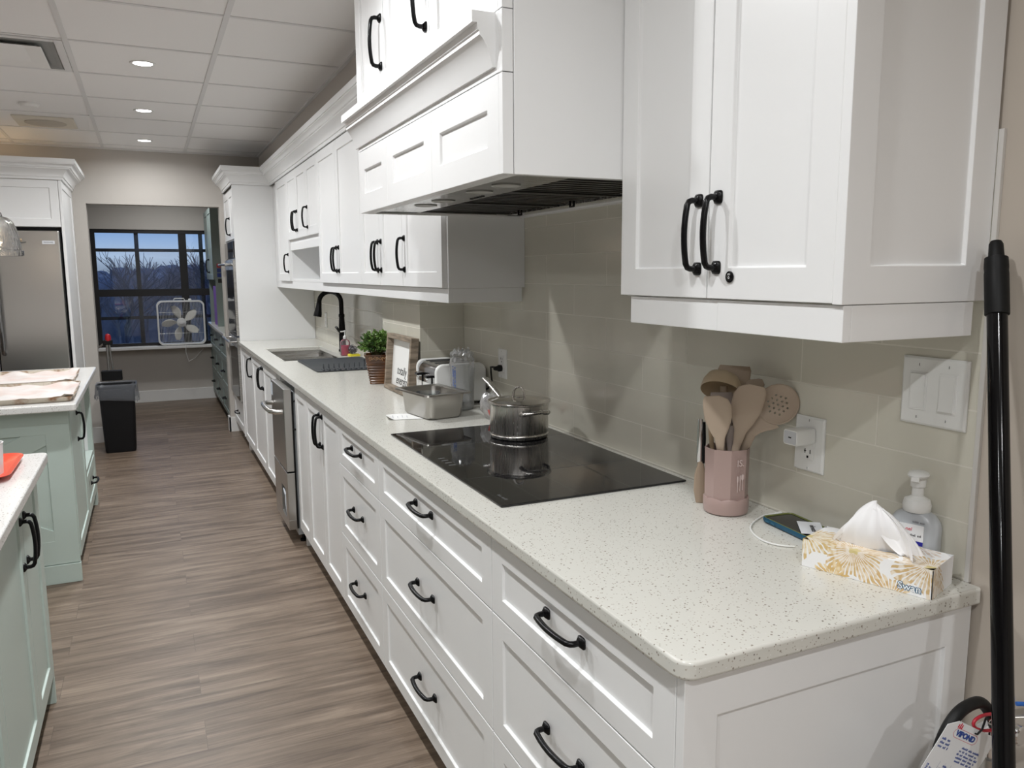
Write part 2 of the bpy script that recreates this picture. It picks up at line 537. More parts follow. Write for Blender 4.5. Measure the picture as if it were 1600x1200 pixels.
# backsplash tile skin, then the tiled pier that steps out of it
struct('wall_backsplash', M().box(0, .006, .031, 6.034, .915, 1.70), TILE_Y)
m = M(); m.box(-.21, -.0005, 2.4896, 3.101, .9155, 1.408)
for f in m.bm.faces:
    f.normal_update(); f.material_index = 0 if abs(f.normal.x) > .5 else 1
struct('wall_pier', m, [TILE_Y, TILE_X])
struct('trim_2', M().box(-.0015, .006, .022, .031, .915, 1.70), mat('tile edge strip', (.60, .58, .55), .35), bevel=.0008)
m = M()
m.box(-.684, -.50, 6.834, 6.85, 0, .14); m.box(-.684, -.667, 6.834, 6.985, 0, .14); m.box(-.684, -.5, 6.97, 6.985, 0, .14)
struct('baseboard_far', m, TRIMW, bevel=.002)
m = M(); m.box(-1.83, -1.732, 6.834, 6.85, 0, .14); m.box(-1.732, -1.716, 6.834, 6.97, 0, .14)
struct('baseboard_left', m, TRIMW, bevel=.002)

# far room
struct('ceiling_far', M().box(-3.2, .1, 6.97, 9.25, 2.5, 2.6), CEILM)
struct('wall_far_left', M().box(-3.2, -3.1, 6.97, 9.25, 0, 2.6), WALLM)
WX0, WX1, WZ0, WZ1 = -1.845, -.56, .655, 1.975
m = M(); m.box(-3.2, WX0, 9.1, 9.25, 0, 2.6); m.box(WX1, .1, 9.1, 9.25, 0, 2.6)
m.box(WX0, WX1, 9.1, 9.25, 0, WZ0); m.box(WX0, WX1, 9.1, 9.25, WZ1, 2.6)
struct('wall_window', m, WALLM)
struct('baseboard_window', M().box(-3.1, -.001, 9.084, 9.1, 0, .135), TRIMW, bevel=.003)
struct('trim_3', M().box(WX0-.03, WX1+.02, 8.94, 9.1, .625, .655), TRIMW, bevel=.004)
wf = M()
FY0, FY1 = 9.12, 9.17
for a in ((WX0, WX0+.045), (WX1-.045, WX1), (-.945, -.862)): wf.box(a[0], a[1], FY0, FY1, WZ0, WZ1)
for a in ((WZ0, WZ0+.035), (WZ1-.04, WZ1), (1.225, 1.305)): wf.box(WX0, WX1, FY0-.004, FY1+.004, a[0], a[1])
win = struct('window_1', wf, mat('black window frame', (.012, .011, .012), .4))
mb = M()
for x in (-1.385, -.705): mb.box(x-.022, x+.022, 9.142, 9.150, WZ0, WZ1)
for z in (1.745, .98): mb.box(WX0, WX1, 9.143, 9.149, z-.018, z+.018)
link('muntin', mb, mat('slate grid bars between panes', (.035, .045, .065), .5), win)
for i, (a, b) in enumerate(((WX0+.045, -.945), (-.862, WX1-.045))):
    for c, d in ((WZ0+.035, 1.225), (1.305, WZ1-.04)):
        link('pane', M().box(a, b, 9.139, 9.141, c, d), WGLASS, win)

# outdoors: ground, far tree belt, bare trees
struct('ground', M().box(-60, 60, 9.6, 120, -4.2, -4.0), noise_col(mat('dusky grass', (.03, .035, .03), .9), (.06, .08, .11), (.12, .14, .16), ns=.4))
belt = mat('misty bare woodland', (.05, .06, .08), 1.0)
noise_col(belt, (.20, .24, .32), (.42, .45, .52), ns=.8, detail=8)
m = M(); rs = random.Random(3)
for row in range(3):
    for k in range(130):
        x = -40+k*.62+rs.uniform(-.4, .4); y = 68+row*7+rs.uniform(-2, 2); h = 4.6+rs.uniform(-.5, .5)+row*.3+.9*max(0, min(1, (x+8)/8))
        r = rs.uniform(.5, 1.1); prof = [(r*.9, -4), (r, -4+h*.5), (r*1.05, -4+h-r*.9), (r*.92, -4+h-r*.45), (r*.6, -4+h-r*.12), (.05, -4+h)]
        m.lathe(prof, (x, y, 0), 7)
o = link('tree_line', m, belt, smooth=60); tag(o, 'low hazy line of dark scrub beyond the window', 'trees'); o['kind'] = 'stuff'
bark = mat('bare twigs', (.16, .16, .19), .9)
def twig_tree(m, x, y, h, seed, depth=5):
    rr = random.Random(seed)
    def grow(p, d, L, r, n):
        q = p+d*L
        m.tube([p, p+d*L*.5+Vector((rr.uniform(-1, 1), rr.uniform(-1, 1), 0))*L*.04, q], [r, r*.85, r*.68], 5)
        if n == 0: return
        for i in range(3 if n > 1 else 4):
            a = rr.uniform(0, 2*PI); t = rr.uniform(.35, .8)
            nd = (d+Vector((math.cos(a), math.sin(a), rr.uniform(-.1, .35)))*t).normalized()
            grow(q if i else p+d*L*.75, nd, L*rr.uniform(.62, .8), r*.6, n-1)
    grow(Vector((x, y, -4)), Vector((0, 0, 1)), h*.3, h*.02, depth)
def bare_tree(x, y, h, seed, label):
    m = M(); twig_tree(m, x, y, h, seed)
    tag(link('bare_tree', m, bark), label, 'tree', 'bare trees outside the window')
for a in ((-2.4, 40, 7.4, 1, 'bare winter tree outside, behind the left window pane'), (1.9, 47, 8.0, 2, 'broad bare winter tree outside, behind the middle window pane'),
          (5.6, 33, 6.6, 5, 'bare winter tree outside, behind the thick window mullion'), (-5.6, 30, 5.8, 4, 'smallest bare tree outside, at the left edge of the window')):
    bare_tree(*a)
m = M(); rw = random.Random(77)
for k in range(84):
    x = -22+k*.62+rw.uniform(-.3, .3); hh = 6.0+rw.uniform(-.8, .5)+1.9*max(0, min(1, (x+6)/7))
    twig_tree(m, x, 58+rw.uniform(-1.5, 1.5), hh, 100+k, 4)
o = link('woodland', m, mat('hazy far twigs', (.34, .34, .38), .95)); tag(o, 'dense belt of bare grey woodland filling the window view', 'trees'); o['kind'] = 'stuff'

# ------------------------------------------------------------------ base cabinets along the wall
BX = -.609            # carcass front; fronts are 19 mm proud of it
FB = face_map('-x', BX)
BZ = (.10, .4024, .70, .879)
def base_unit(label, y0, y1, deep=0, top=.882):
    t = thing('base_cabinet', label, 'cabinet', (-.3, (y0+y1)/2, 0), 'white base cabinets under the long worktop')
    m = M(); m.box(BX, -.002, y0+.0005, y1-.0005, .10, top); m.box(-.548, -.53, y0+.0005, y1-.0005, 0, .10)
    link('body', m, WHITE, t)
    return t
def drawer_unit(label, y0, y1):
    t = base_unit(label, y0, y1)
    for a, b in zip(BZ, BZ[1:]):
        c = (a+b)/2+(.022 if b-a > .2 else 0.0)
        c = (b-.135) if b-a > .2 else (a+b)/2+.018
        front('drawer', FB, t, y0, y1, a, b, WHITE, ((y0+y1)/2, c, False), rl=.045)
    return t
t = drawer_unit('white three-drawer base cabinet at the near end of the counter, below the tissue box', .031, .7236)
link('end_panel', shaker(face_map('-y', .031), -.628, -.002, 0, .882, st=.062, rl=.07), WHITE, t, bevel=.0012)
drawer_unit('wide white three-drawer base cabinet directly below the black cooktop', .7236, 1.6917)
drawer_unit('narrow white three-drawer base cabinet between the cooktop drawers and the two-door cabinet', 1.6917, 2.3071)
t = base_unit('white two-door base cabinet with paired tall black pulls, right of the dishwasher', 2.3071, 3.05)
front('door', FB, t, 2.3071, 2.67, .10, .879, WHITE, (2.64, .765, True))
front('door', FB, t, 2.67, 3.05, .10, .879, WHITE, (2.70, .765, True))
t = base_unit('slim white base cabinet with one plain door without a pull, touching the dishwasher', 3.05, 3.365)
front('door', FB, t, 3.05, 3.365, .10, .879, WHITE, None, st=.05)
link('foot', M().box(-.60, -.548, 3.345, 3.365, 0, .10), WHITE, t)
t = base_unit('white three-door sink base cabinet at the far end of the counter', 4.0, 6.033, top=.66)
m = M(); m.box(BX, BX+.018, 4.0, 6.033, .66, .882); m.box(BX+.018, -.002, 4.0005, 4.018, .66, .882); m.box(BX+.018, -.002, 6.015, 6.0325, .66, .882)
link('apron', m, WHITE, t)
front('door', FB, t, 4.03, 4.66, .10, .879, WHITE, (4.63, .765, True))
front('door', FB, t, 4.66, 5.27, .10, .879, WHITE, (4.69, .765, True))
front('door', FB, t, 5.27, 5.95, .10, .879, WHITE, (5.30, .77, True))
link('foot', M().box(-.60, -.548, 5.93, 6.03, 0, .10), WHITE, t)

# worktop: one slab with a rounded corner and a sink cut-out
CT0, CT1 = .885, .915
XC, YC = -.643, -.004
def worktop():
    out = [(-.0005, YC), (-.0005, 6.033), (XC, 6.033)]
    r = .03
    for k in range(9):
        a = PI+k*PI/2/8
        out.append((XC+r+r*math.cos(a), YC+r+r*math.sin(a)))
    hx0, hx1, hy0, hy1, hr = -.550, -.105, 4.275, 5.265, .02
    hole = []
    for cx, cy, a0 in ((hx0+hr, hy0+hr, PI), (hx0+hr, hy1-hr, PI/2), (hx1-hr, hy1-hr, 0), (hx1-hr, hy0+hr, -PI/2)):
        for k in range(5):
            a = a0-k*PI/2/4
            hole.append((cx+hr*math.cos(a), cy+hr*math.sin(a)))
    # ring faces outer loop -> hole through a key-hole cut from the back edge
    m = M()
    # order outer loop starting at the front far corner, which sees the hole's far-left corner
    i0 = 2; outer = out[i0:]+out[:i0]
    hi = 5; hl = hole[hi:]+hole[:hi]
    loop = outer+[outer[0]]+[hl[0]]+list(reversed(hl[1:]))+[hl[0]]
    tv = {}; 
    def ring(z): return [m.bm.verts.new((x, y, z)) for x, y in outer], [m.bm.verts.new((x, y, z)) for x, y in hl]
    for z, flip in ((CT1, 0), (CT0, 1)):
        o, h = ring(z); tv[z] = (o, h)
        f1 = m.bm.faces
        # split plate in two n-gons either side of the hole
        no, nh = len(o), len(h)
        # outer: 0 front-far, 1..9 near corner, 10 near-wall, 11 far-wall
        # hole: start index is the front-far corner start; walk
        hf = min(range(nh), key=lambda i: (hl[i][0]-hx0)**2*4+(hl[i][1]-hy1)**2)
        hb = min(range(nh), key=lambda i: (hl[i][0]-hx1)**2*4+(hl[i][1]-hy1)**2)
        # path on the hole between hf and hb both ways
        p1 = [];  i = hf
        while True:
            p1.append(i)
            if i == hb: break
            i = (i+1) % nh
        p2 = []; i = hf
        while True:
            p2.append(i)
            if i == hb: break
            i = (i-1) % nh
        far = p1 if len(p1) < len(p2) else p2; near = p2 if far is p1 else p1
        A = [o[0]]+[h[i] for i in far]+[o[no-1]]
        B = [o[i] for i in range(0, no)]+[h[i] for i in reversed(near)]
        m.f(A); m.f(B)
    for L in (0, 1):
        a, b = tv[CT1][L], tv[CT0][L]
        for i in range(len(a)):
            j = (i+1) % len(a); m.f([a[i], a[j], b[j], b[i]])
    return m
o = link('worktop', worktop(), QUARTZ, at=(-.32, 3, .9), bevel=.009, bseg=4, smooth=30)
tag(o, 'long speckled white quartz worktop running along the white base cabinets to the ovens', 'worktop')

# ------------------------------------------------------------------ upper cabinets
# near one
UX = -.317; FU = face_map('-x', UX)
t = thing('upper_cabinet', 'large white two-door upper cabinet nearest the camera, above the utensil crock', 'cabinet', (-.17, .34, 1.42), 'white upper cabinets')
link('body', M().box(UX, -.001, .051, .655, 1.4166, TOPZ-.002), WHITE, t)
link('end_panel', shaker(face_map('-y', .051), -.336, -.001, 1.4166, TOPZ-.002, rl=.06), WHITE, t, bevel=.0012)
d2 = front('door', FU, t, .049, .355, 1.4166, 2.50, WHITE, (.327, 1.540, True), hl=.128)
d1 = front('door', FU, t, .355, .6555, 1.4166, 2.50, WHITE, (.383, 1.538, True), hl=.128)
m = M(); m.lathe([(.0085, 0), (.0105, .0015), (.0105, .003), (.009, .004)], (UX-.019, .288, 1.459), 24, ax='x', sx=1, sy=1)
for v in m.bm.verts: v.co.x = 2*(UX-.019)-v.co.x
lk = link('lock', m, BLACK, d2, smooth=40); lk['label'] = 'round black keyless lock'
sym = mat('white printed symbol', (.85, .85, .85), .5)
m = M()
def arc(m, cy, cz, r, a0, a1, wd, x, n=10):
    for k in range(n):
        a, b = a0+(a1-a0)*k/n, a0+(a1-a0)*(k+1)/n
        q = [(x, cy-math.cos(t_)*rr_, cz+math.sin(t_)*rr_) for t_, rr_ in ((a, r), (b, r), (b, r+wd), (a, r+wd))]
        m.f([m.v(p) for p in q])
arc(m, .288, 1.4575, .0014, 0, 2*PI, .0008, UX-.0233, 14)
for r in (.0035, .0055): arc(m, .288, 1.4590, r, PI*.28, PI*.72, .0007, UX-.0233)
link('symbol', m, sym, lk)
m = M(); m.box(-.329, -.311, .034, .330, 1.358, 1.4155); m.box(-.328, -.311, .331, .624, 1.358, 1.4155); m.box(-.311, -.028, .034, .052, 1.358, 1.4155); m.box(-.311, -.06, .606, .624, 1.358, 1.4155)
link('light_rail', m, WHITE, t, bevel=.001)

# far run
GXX = -.307; FG = face_map('-x', GXX); UZ0, UZ1 = 1.4133, 2.19
def upper_unit(label, y0, y1, z0=UZ0):
    t = thing('upper_cabinet', label, 'cabinet', (-.16, (y0+y1)/2, z0), 'white upper cabinets')
    link('body', M().box(GXX, -.001, y0+.0005, y1-.0005, z0, UZ1), WHITE, t)
    return t
t = upper_unit('white single-door upper cabinet against the range hood, its grey side in shade', 1.846, 2.346)
front('door', FG, t, 1.862, 2.346, UZ0, UZ1, WHITE, (2.316, 1.548, True), hl=.128)
t = upper_unit('white two-door upper cabinet above the picture frame and toaster', 2.346, 3.05)
front('door', FG, t, 2.346, 2.70, UZ0, UZ1, WHITE, (2.672, 1.548, True), hl=.128)
front('door', FG, t, 2.70, 3.05, UZ0, UZ1, WHITE, (2.728, 1.548, True), hl=.128)
t = upper_unit('white two-door upper cabinet right of the open microwave niche', 3.05, 4.09)
front('door', FG, t, 3.05, 3.57, UZ0, UZ1, WHITE, (3.54, 1.548, True), hl=.128)
front('door', FG, t, 3.57, 4.09, UZ0, UZ1, WHITE, (3.60, 1.548, True), hl=.128)
t = thing('upper_cabinet', 'white three-door upper cabinet with an open niche below its short doors', 'cabinet', (-.16, 4.66, UZ0), 'white upper cabinets')
m = M(); m.box(GXX, -.001, 4.0905, 5.2295, 1.69, UZ1); m.box(GXX, -.001, 5.2115, 5.2295, UZ0, 1.69); m.box(GXX, -.001, 4.0905, 4.1085, UZ0, 1.69); m.box(-.02, -.001, 4.1085, 5.2115, UZ0, 1.69); m.box(GXX, -.02, 4.1085, 5.2115, UZ0, UZ0+.018)
link('body', m, WHITE, t, bevel=.001)
link('niche_rail', M().box(GXX-.006, GXX+.012, 4.10, 5.22, 1.64, 1.69), WHITE, t, bevel=.001)
for a, b, h in ((4.09, 4.46, 4.43), (4.46, 4.84, 4.81), (4.84, 5.23, 4.87)):
    front('door', FG, t, a, b, 1.715, UZ1, WHITE, (h, 1.835, True), hl=.128, st=.05)
t = upper_unit('narrow white upper cabinet in the far corner beside the tall oven cabinet', 5.23, 6.033)
front('door', FG, t, 5.23, 5.76, UZ0, UZ1, WHITE, (5.26, 1.548, True), hl=.128)
m = M(); m.box(-.308, -.290, 1.848, 2.22, 1.360, 1.4125); m.box(-.3075, -.290, 2.2205, 6.03, 1.360, 1.4125); m.box(-.290, -.012, 1.848, 1.866, 1.360, 1.4125)
tag(link('light_rail', m, WHITE, at=(-.3, 3, 1.36), bevel=.001), 'white light rail trim running below the far upper cabinets', 'light rail')
CROWN = [(0, 0), (.010, 0), (.010, .016), (.016, .018), (.016, .024), (.020, .034), (.028, .048), (.040, .060), (.052, .066), (.052, .072), (.060, .074), (.064, .084), (.074, .092), (.080, .094), (.080, .100), (.086, .100), (.086, .128), (0, .128)]
tag(link('crown_moulding', sweep([(-.326, 1.875), (-.326, 6.034), (-.628, 6.034), (-.628, 6.849)], [(a, 2.1915+b*1.08) for a, b in CROWN]), WHITE, at=(-.326, 4, 2.2), smooth=30),
    'white crown moulding along the far upper cabinets and around the oven cabinet', 'crown moulding')

# range hood cabinet
t = thing('range_hood', 'large white cabinet-style range hood above the black cooktop', 'range hood', (-.3, 1.25, 1.67))
HX, HY0, HY1, HZ = -.603, .6565, 1.845, 1.6705
m = M(); m.box(HX, -.001, HY0+.019, HY1, 1.70, TOPZ-.002)
m.box(HX, -.583, HY0+.019, HY1, HZ, 1.70); m.box(-.583, -.03, HY1-.019, HY1, HZ, 1.70); m.box(-.03, -.001, HY0+.019, HY1, HZ, 1.70)
link('body', m, WHITE, t)
m = M(); m.box(-.596, -.001, HY0, HY0+.019, HZ, TOPZ-.002)
link('side_panel', m, WHITE, t, bevel=.0008)
m = M(); m.box(-.622, -.598, HY0+.0005, HY0+.019, HZ, 1.8705); m.box(-.622, -.598, HY0+.0005, HY0+.019, 1.8725, 1.9925); m.box(-.622, -.598, HY0+.0005, HY0+.019, 1.9945, TOPZ-.002)
link('corner_post', m, WHITE, t, bevel=.0008)
FH = face_map('-x', HX)
for a, b in ((HY0+.019, 1.10), (1.10, 1.51), (1.51, HY1)):
    front('valance_panel', FH, t, a, b, HZ, 1.872, WHITE, None, st=.062, rl=.062, gap=.0006)
link('frieze', M().box(-.622, HX, HY0+.019, HY1, 1.8735, 1.9925), WHITE, t)
HC = [(0, .006), (.008, .006), (.010, .012), (.016, .030), (.024, .048), (.036, .064), (.044, .070), (.044, .077), (.048, .080), (.050, .094), (.064, .094), (.064, .118), (0, .118)]
link('crown', sweep([(-.621, .69), (-.622, .69), (-.622, 1.865), (-.55, 1.865)][1:3], [(a*.80, 1.880+b*.95) for a, b in HC]), WHITE, t, smooth=25)
for (a, b, h) in ((HY0+.019, 1.10, None), (1.10, 1.51, 1.125), (1.51, HY1, 1.54)):
    front('door', FH, t, a, b, 1.9925, TOPZ-.01, WHITE, (h, 2.15, True) if h else (HY0+.06, 2.15, True))
liner = M()
LY0, LY1, LX0, LX1 = HY0+.02, HY1-.02, -.583, -.03
liner.box(LX0, -.43, LY0, LY1, 1.676, 1.682); liner.box(LX0, LX1, LY0, LY0+.03, 1.676, 1.682); liner.box(LX0, LX1, LY1-.03, LY1, 1.676, 1.682); liner.box(-.09, LX1, LY0, LY1, 1.676, 1.682)
liner.box(-.43, -.09, LY0+.03, LY1-.03, 1.699, 1.7)
ln = link('liner', liner, steel('hood liner steel', (.50, .49, .47), .22, (6, 300, 60)), t); ln['label'] = 'stainless underside of the hood'
gap3 = (LY1-LY0-.06)/3
for k in range(3):
    y0 = LY0+.03+gap3*k; m = M()
    m.box(-.43, -.09, y0+.002, y0+.010, 1.678, 1.69); m.box(-.43, -.09, y0+gap3-.010, y0+gap3-.002, 1.678, 1.69)
    for q in range(9):
        yy = y0+.02+q*(gap3-.04)/8
        m.box(-.425, -.095, yy-.009, yy+.009, 1.682, 1.692)
    fl = link('baffle_filter', m, mat('dark steel baffle', (.075, .072, .068), .35, .9), t)
    m = M(); m.tube([(-.13, y0+gap3/2-.012, 1.68), (-.13, y0+gap3/2-.012, 1.664), (-.13, y0+gap3/2+.012, 1.664), (-.13, y0+gap3/2+.012, 1.68)], .0035, 8)
    link('latch', m, BLACK, fl, smooth=True)
for y in (.90, 1.065, 1.34, 1.50):
    l_ = link('hood_lamp', M().lathe([(.033, 1.6765), (.036, 1.6735), (.030, 1.6725), (.028, 1.6745), (0.001, 1.6745)], (-.505, y, 0), 28), mat('frosted lamp lens, unlit', (.45, .45, .42), .4), t, smooth=True)
m = M()
for k in range(6): m.box(-.457, -.449, 1.165+k*.016, 1.175+k*.016, 1.6735, 1.676)
link('buttons', m, BLACK, t)

# ------------------------------------------------------------------ tall oven cabinet
t = thing('oven_cabinet', 'tall white cabinet holding the double wall ovens at the end of the worktop', 'cabinet', (-.3, 6.44, 0))
m = M(); m.box(BX, -.002, 6.034, 6.06, .10, 2.19); m.box(BX, -.002, 6.824, 6.849, .10, 2.19); m.box(BX, -.002, 6.06, 6.824, 1.75, 2.19)
m.box(BX, -.002, 6.06, 6.824, .10, .385); m.box(-.02, -.002, 6.06, 6.824, .385, 1.75); m.box(-.548, -.53, 6.034, 6.849, 0, .10); m.box(-.628, BX, 6.034, 6.052, .10, 2.19); m.box(-.628, BX, 6.83, 6.849, .10, 2.19)
link('body', m, WHITE, t)
front('door', FB, t, 6.052, 6.38, 1.757, 2.165, WHITE, (6.35, 1.87, True), st=.05)
front('door', FB, t, 6.38, 6.83, 1.757, 2.165, WHITE, None, st=.05)
front('drawer', FB, t, 6.052, 6.83, .115, .375, WHITE, (6.44, .25, False))
t = thing('wall_oven', 'black glass and stainless double wall oven in the tall white cabinet', 'oven', (-.62, 6.44, .39))
link('body', M().box(-.612, -.06, 6.065, 6.82, .39, 1.745), STEEL_D, t)
link('trim', M().box(-.626, -.612, 6.056, 6.829, .388, 1.748), STEEL_H, t)
link('control_panel', M().box(-.640, -.626, 6.062, 6.823, 1.60, 1.74), DGLASS, t, bevel=.001)
for z0, z1 in ((.955, 1.59), (.395, .94)):
    d = link('door', M().box(-.648, -.626, 6.062, 6.823, z0, z1), STEEL_H, t, bevel=.002)
    link('glass', M().box(-.651, -.648, 6.075, 6.81, z0+.01, z1-.085), DGLASS, d)
    m = M(); m.tube([(-.70, 6.10, z1-.04), (-.70, 6.785, z1-.04)], (.011, .011), 12)
    for y in (6.15, 6.73): m.tube([(-.648, y, z1-.04), (-.70, y, z1-.04)], .008, 8)
    link('handle', m, STEEL_H, d, smooth=True)

# ------------------------------------------------------------------ dishwasher, rolled slightly forward of the cabinets
t = thing('dishwasher', 'stainless undercounter dishwasher standing slightly forward of the white doors', 'dishwasher', (-.45, 3.62, 0))
link('body', M().box(-.632, -.10, 3.405, 3.86, .05, .845), mat('galvanised grey side', (.40, .42, .44), .45, .5), t)
link('door', M().box(-.682, -.640, 3.395, 3.86, .41, .862), STEEL_V, t, bevel=.003)
m = M(); m.box(-.682, -.640, 3.395, 3.86, .085, .14); m.box(-.682, -.640, 3.395, 3.47, .14, .402); m.box(-.682, -.640, 3.62, 3.86, .14, .402); m.box(-.682, -.640, 3.47, 3.62, .30, .402)
k_ = link('kick_panel', m, STEEL_V, t, bevel=.002)
m = M(); m.box(-.660, -.644, 3.475, 3.615, .145, .295); link('cavity', m, DARK, t)
m = M(); m.lathe([(.022, 0), (.022, .03)], (-.675, 3.55, .20), 14, ax='x'); m.tube([(-.672, 3.50, .16), (-.672, 3.53, .25), (-.672, 3.59, .27)], .008, 8)
link('pump', m, mat('grey pump plastic', (.45, .47, .5), .5), t, smooth=True)
m = M(); m.tube([(-.685, 3.43, .735), (-.72, 3.43, .737), (-.745, 3.46, .74), (-.752, 3.54, .742), (-.752, 3.66, .742), (-.745, 3.74, .74), (-.72, 3.775, .737), (-.685, 3.775, .735)], .0135, 14)
link('handle', m, STEEL_H, t, smooth=60)
m = M(); m.tube([(-.637, 3.398, .845), (-.637, 3.398, .30), (-.634, 3.398, .09)], .005, 8); m.tube([(-.62, 3.385, .80), (-.637, 3.392, .79), (-.637, 3.394, .72)], .005, 8); m.tube([(-.62, 3.385, .64), (-.637, 3.392, .645)], .005, 8)
link('gasket', m, RUBBER, t, smooth=True)
m = M()
for z in (.50, .53, .56): m.lathe([(.006, 0), (.005, -.002)], (-.66, 3.395, z), 10, ax='y')
m.box(-.684, -.682, 3.83, 3.856, .80, .85)
link('sticker', M().box(-.6832, -.682, 3.80, 3.852, .775, .845), mat('pale label', (.6, .65, .72), .5), t)
for x, y in ((-.60, 3.45), (-.60, 3.82), (-.16, 3.45), (-.16, 3.82)):
    link('foot', M().lathe([(.018, 0), (.018, .012), (.010, .014), (.010, .055)], (x, y, 0), 14), BLACK, t, smooth=True)

# ------------------------------------------------------------------ cooktop
ck = thing('cooktop', 'black glass induction cooktop set in the worktop under the range hood', 'cooktop', (-.3, 1.265, .915))
link('glass', M().box(-.570, -.031, .797, 1.7345, .9155, .9205), mat('black cooktop glass', (.006, .006, .007), .035, 0, .6), ck, bevel=.0012)
gm = mat('grey screen print', (.10, .10, .10), .3)
dashes('printed_mark', .05, .012, (-.538, .862, .9206), (0, -1, 0), (1, 0, 0), gm, ck, 3)
m = M()
for y in (1.06, 1.47): m.box(-.56, -.04, y-.0006, y+.0006, .9206, .9208)
for k in range(4): m.box(-.545, -.525, 1.22+k*.03, 1.228+k*.03, .9206, .9208)
link('zone_lines', m, gm, ck)

# ------------------------------------------------------------------ sink, faucet
t = thing('sink', 'double bowl stainless sink under the worktop, in front of the black faucet', 'sink', (-.33, 4.8, .7))
for y0, y1 in ((4.281, 4.768), (4.778, 5.259)):
    rs = []
    def rr(x0, x1, a, b, z, r=.035):
        out = []
        for cx, cy, s0 in ((x1-r, b-r, 0), (x0+r, b-r, PI/2), (x0+r, a+r, PI), (x1-r, a+r, 1.5*PI)):
            for k in range(5):
                q = s0+k*PI/8; out.append((cx+r*math.cos(q), cy+r*math.sin(q), z))
        return out
    m = M(); m.rings([rr(-.560, -.096, y0-.004, y1+.004, .8845), rr(-.546, -.109, y0, y1, .884), rr(-.546, -.109, y0, y1, .735), rr(-.52, -.14, y0+.02, y1-.02, .715, .03), rr(-.36, -.30, (y0+y1)/2-.03, (y0+y1)/2+.03, .712, .028)], False, True)
    link('bowl', m, STEEL_H, t, smooth=50)
link('drain', M().lathe([(.03, .714), (.034, .716), (.022, .7155), (.02, .713)], (-.33, 4.58, 0), 20), CHROME, t, smooth=True)
t = thing('faucet', 'tall matte black gooseneck faucet standing behind the sink', 'faucet', (-.055, 4.75, .915))
m = M(); m.lathe([(.029, .9155), (.029, .93), (.025, .935), (.024, 1.02), (.0225, 1.10), (.019, 1.16), (.0215, 1.165), (.0215, 1.18), (.0175, 1.185)], (-.055, 4.75, 0), 24)
link('body', m, BLACK, t, smooth=True)
pts = [(-.055, 4.75, 1.18), (-.055, 4.75, 1.265)]
for k in range(1, 13):
    a = PI*k/13; pts.append((-.055-.0775+.0775*math.cos(a), 4.75, 1.268+.075*math.sin(a)))
pts += [(-.211, 4.75, 1.26)]
link('spout', M().tube(pts, .0165, 16), BLACK, t, smooth=60)
hd = M(); hd.tube([(-.210, 4.75, 1.268), (-.214, 4.75, 1.24), (-.222, 4.75, 1.19), (-.226, 4.75, 1.17)], [.0175, .020, .028, .029], 18)
link('spray_head', hd, BLACK, t, smooth=60)
link('lever', M().tube([(-.065, 4.735, 1.05), (-.09, 4.70, 1.07), (-.115, 4.67, 1.098)], [(.013, .013), (.012, .009), (.011, .007)], 12), BLACK, t, smooth=True)

# ------------------------------------------------------------------ mint islands
MX = -1.679; FM = face_map('+x', MX-.019)
IZ = .88
def slab(x0, x1, y0, y1, r=.02):
    poly = []
    for cx, cy, a0 in ((x1-r, y1-r, 0), (x0+r, y1-r, PI/2), (x0+r, y0+r, PI), (x1-r, y0+r, 1.5*PI)):
        for k in range(6):
            a = a0+k*PI/10; poly.append((cx+r*math.cos(a), cy+r*math.sin(a)))
    return M().prism(poly, (0, 0, IZ-.033), (1, 0, 0), (0, 1, 0), (0, 0, .033))
ISQ = quartz('white quartz of the islands', (.74, .73, .71))
t = thing('island', 'near mint green island at the left edge, with the orange red tray on it', 'kitchen island', (-2.3, .9, 0), 'mint kitchen islands')
link('body', M().box(-2.9, MX-.019, -.6, 2.115, .10, IZ-.034), MINT, t)
link('toe_kick', M().box(-2.86, MX-.09, -.55, 2.05, 0, .10), MINT, t)
link('end_panel', M().box(-2.9, MX, 2.1155, 2.135, 0, IZ-.034), MINT, t, bevel=.001)
link('worktop', slab(-2.96, -1.640, -.64, 2.150), ISQ, t, bevel=.006, bseg=3)
IB = IZ-.036
for a, b, h in ((1.77, 2.115, 1.80), (1.27, 1.77, 1.73), (.77, 1.27, None), (.27, .77, None)):
    front('door', FM, t, a, b, .10, IB, MINT, (h, .695, True) if h else None)
# far island
t = thing('island', 'far mint green island carrying two baking trays, with an open niche on the aisle', 'kitchen island', (-2.3, 4.2, 0), 'mint kitchen islands')
m = M(); m.box(-2.9, MX-.019, 3.352, 4.08, .10, IB); m.box(-2.9, -2.15, 4.08, 4.80, .10, IB); m.box(-2.15, MX-.019, 4.08, 4.80, .10, .34)
m.box(-2.15, MX-.004, 4.08, 4.10, .34, IB); m.box(-2.9, MX-.002, 4.72, 4.80, 0.0, IB); m.box(-2.15, MX-.004, 4.10, 4.72, IB-.04, IB)
link('body', m, MINT, t)
m = M(); m.box(-2.148, -2.14, 4.10, 4.72, .345, IB-.04); m.box(-2.14, MX-.03, 4.101, 4.106, .345, IB-.04); m.box(-2.14, MX-.03, 4.714, 4.719, .345, IB-.04)
link('niche_lining', m, WHITE, t)
link('niche_shelf', M().box(-2.14, MX-.004, 4.107, 4.713, .345, .365), MINT, t, bevel=.001)
link('toe_kick', M().box(-2.86, MX-.09, 3.36, 4.72, 0, .10), MINT, t)
ep = M()
FE = face_map('-y', 3.352)
ep = shaker(FE, -2.9, MX, .095, IB, st=.10, rl=.115, rec=.010)
e = link('end_panel', ep, MINT, t, bevel=.001)
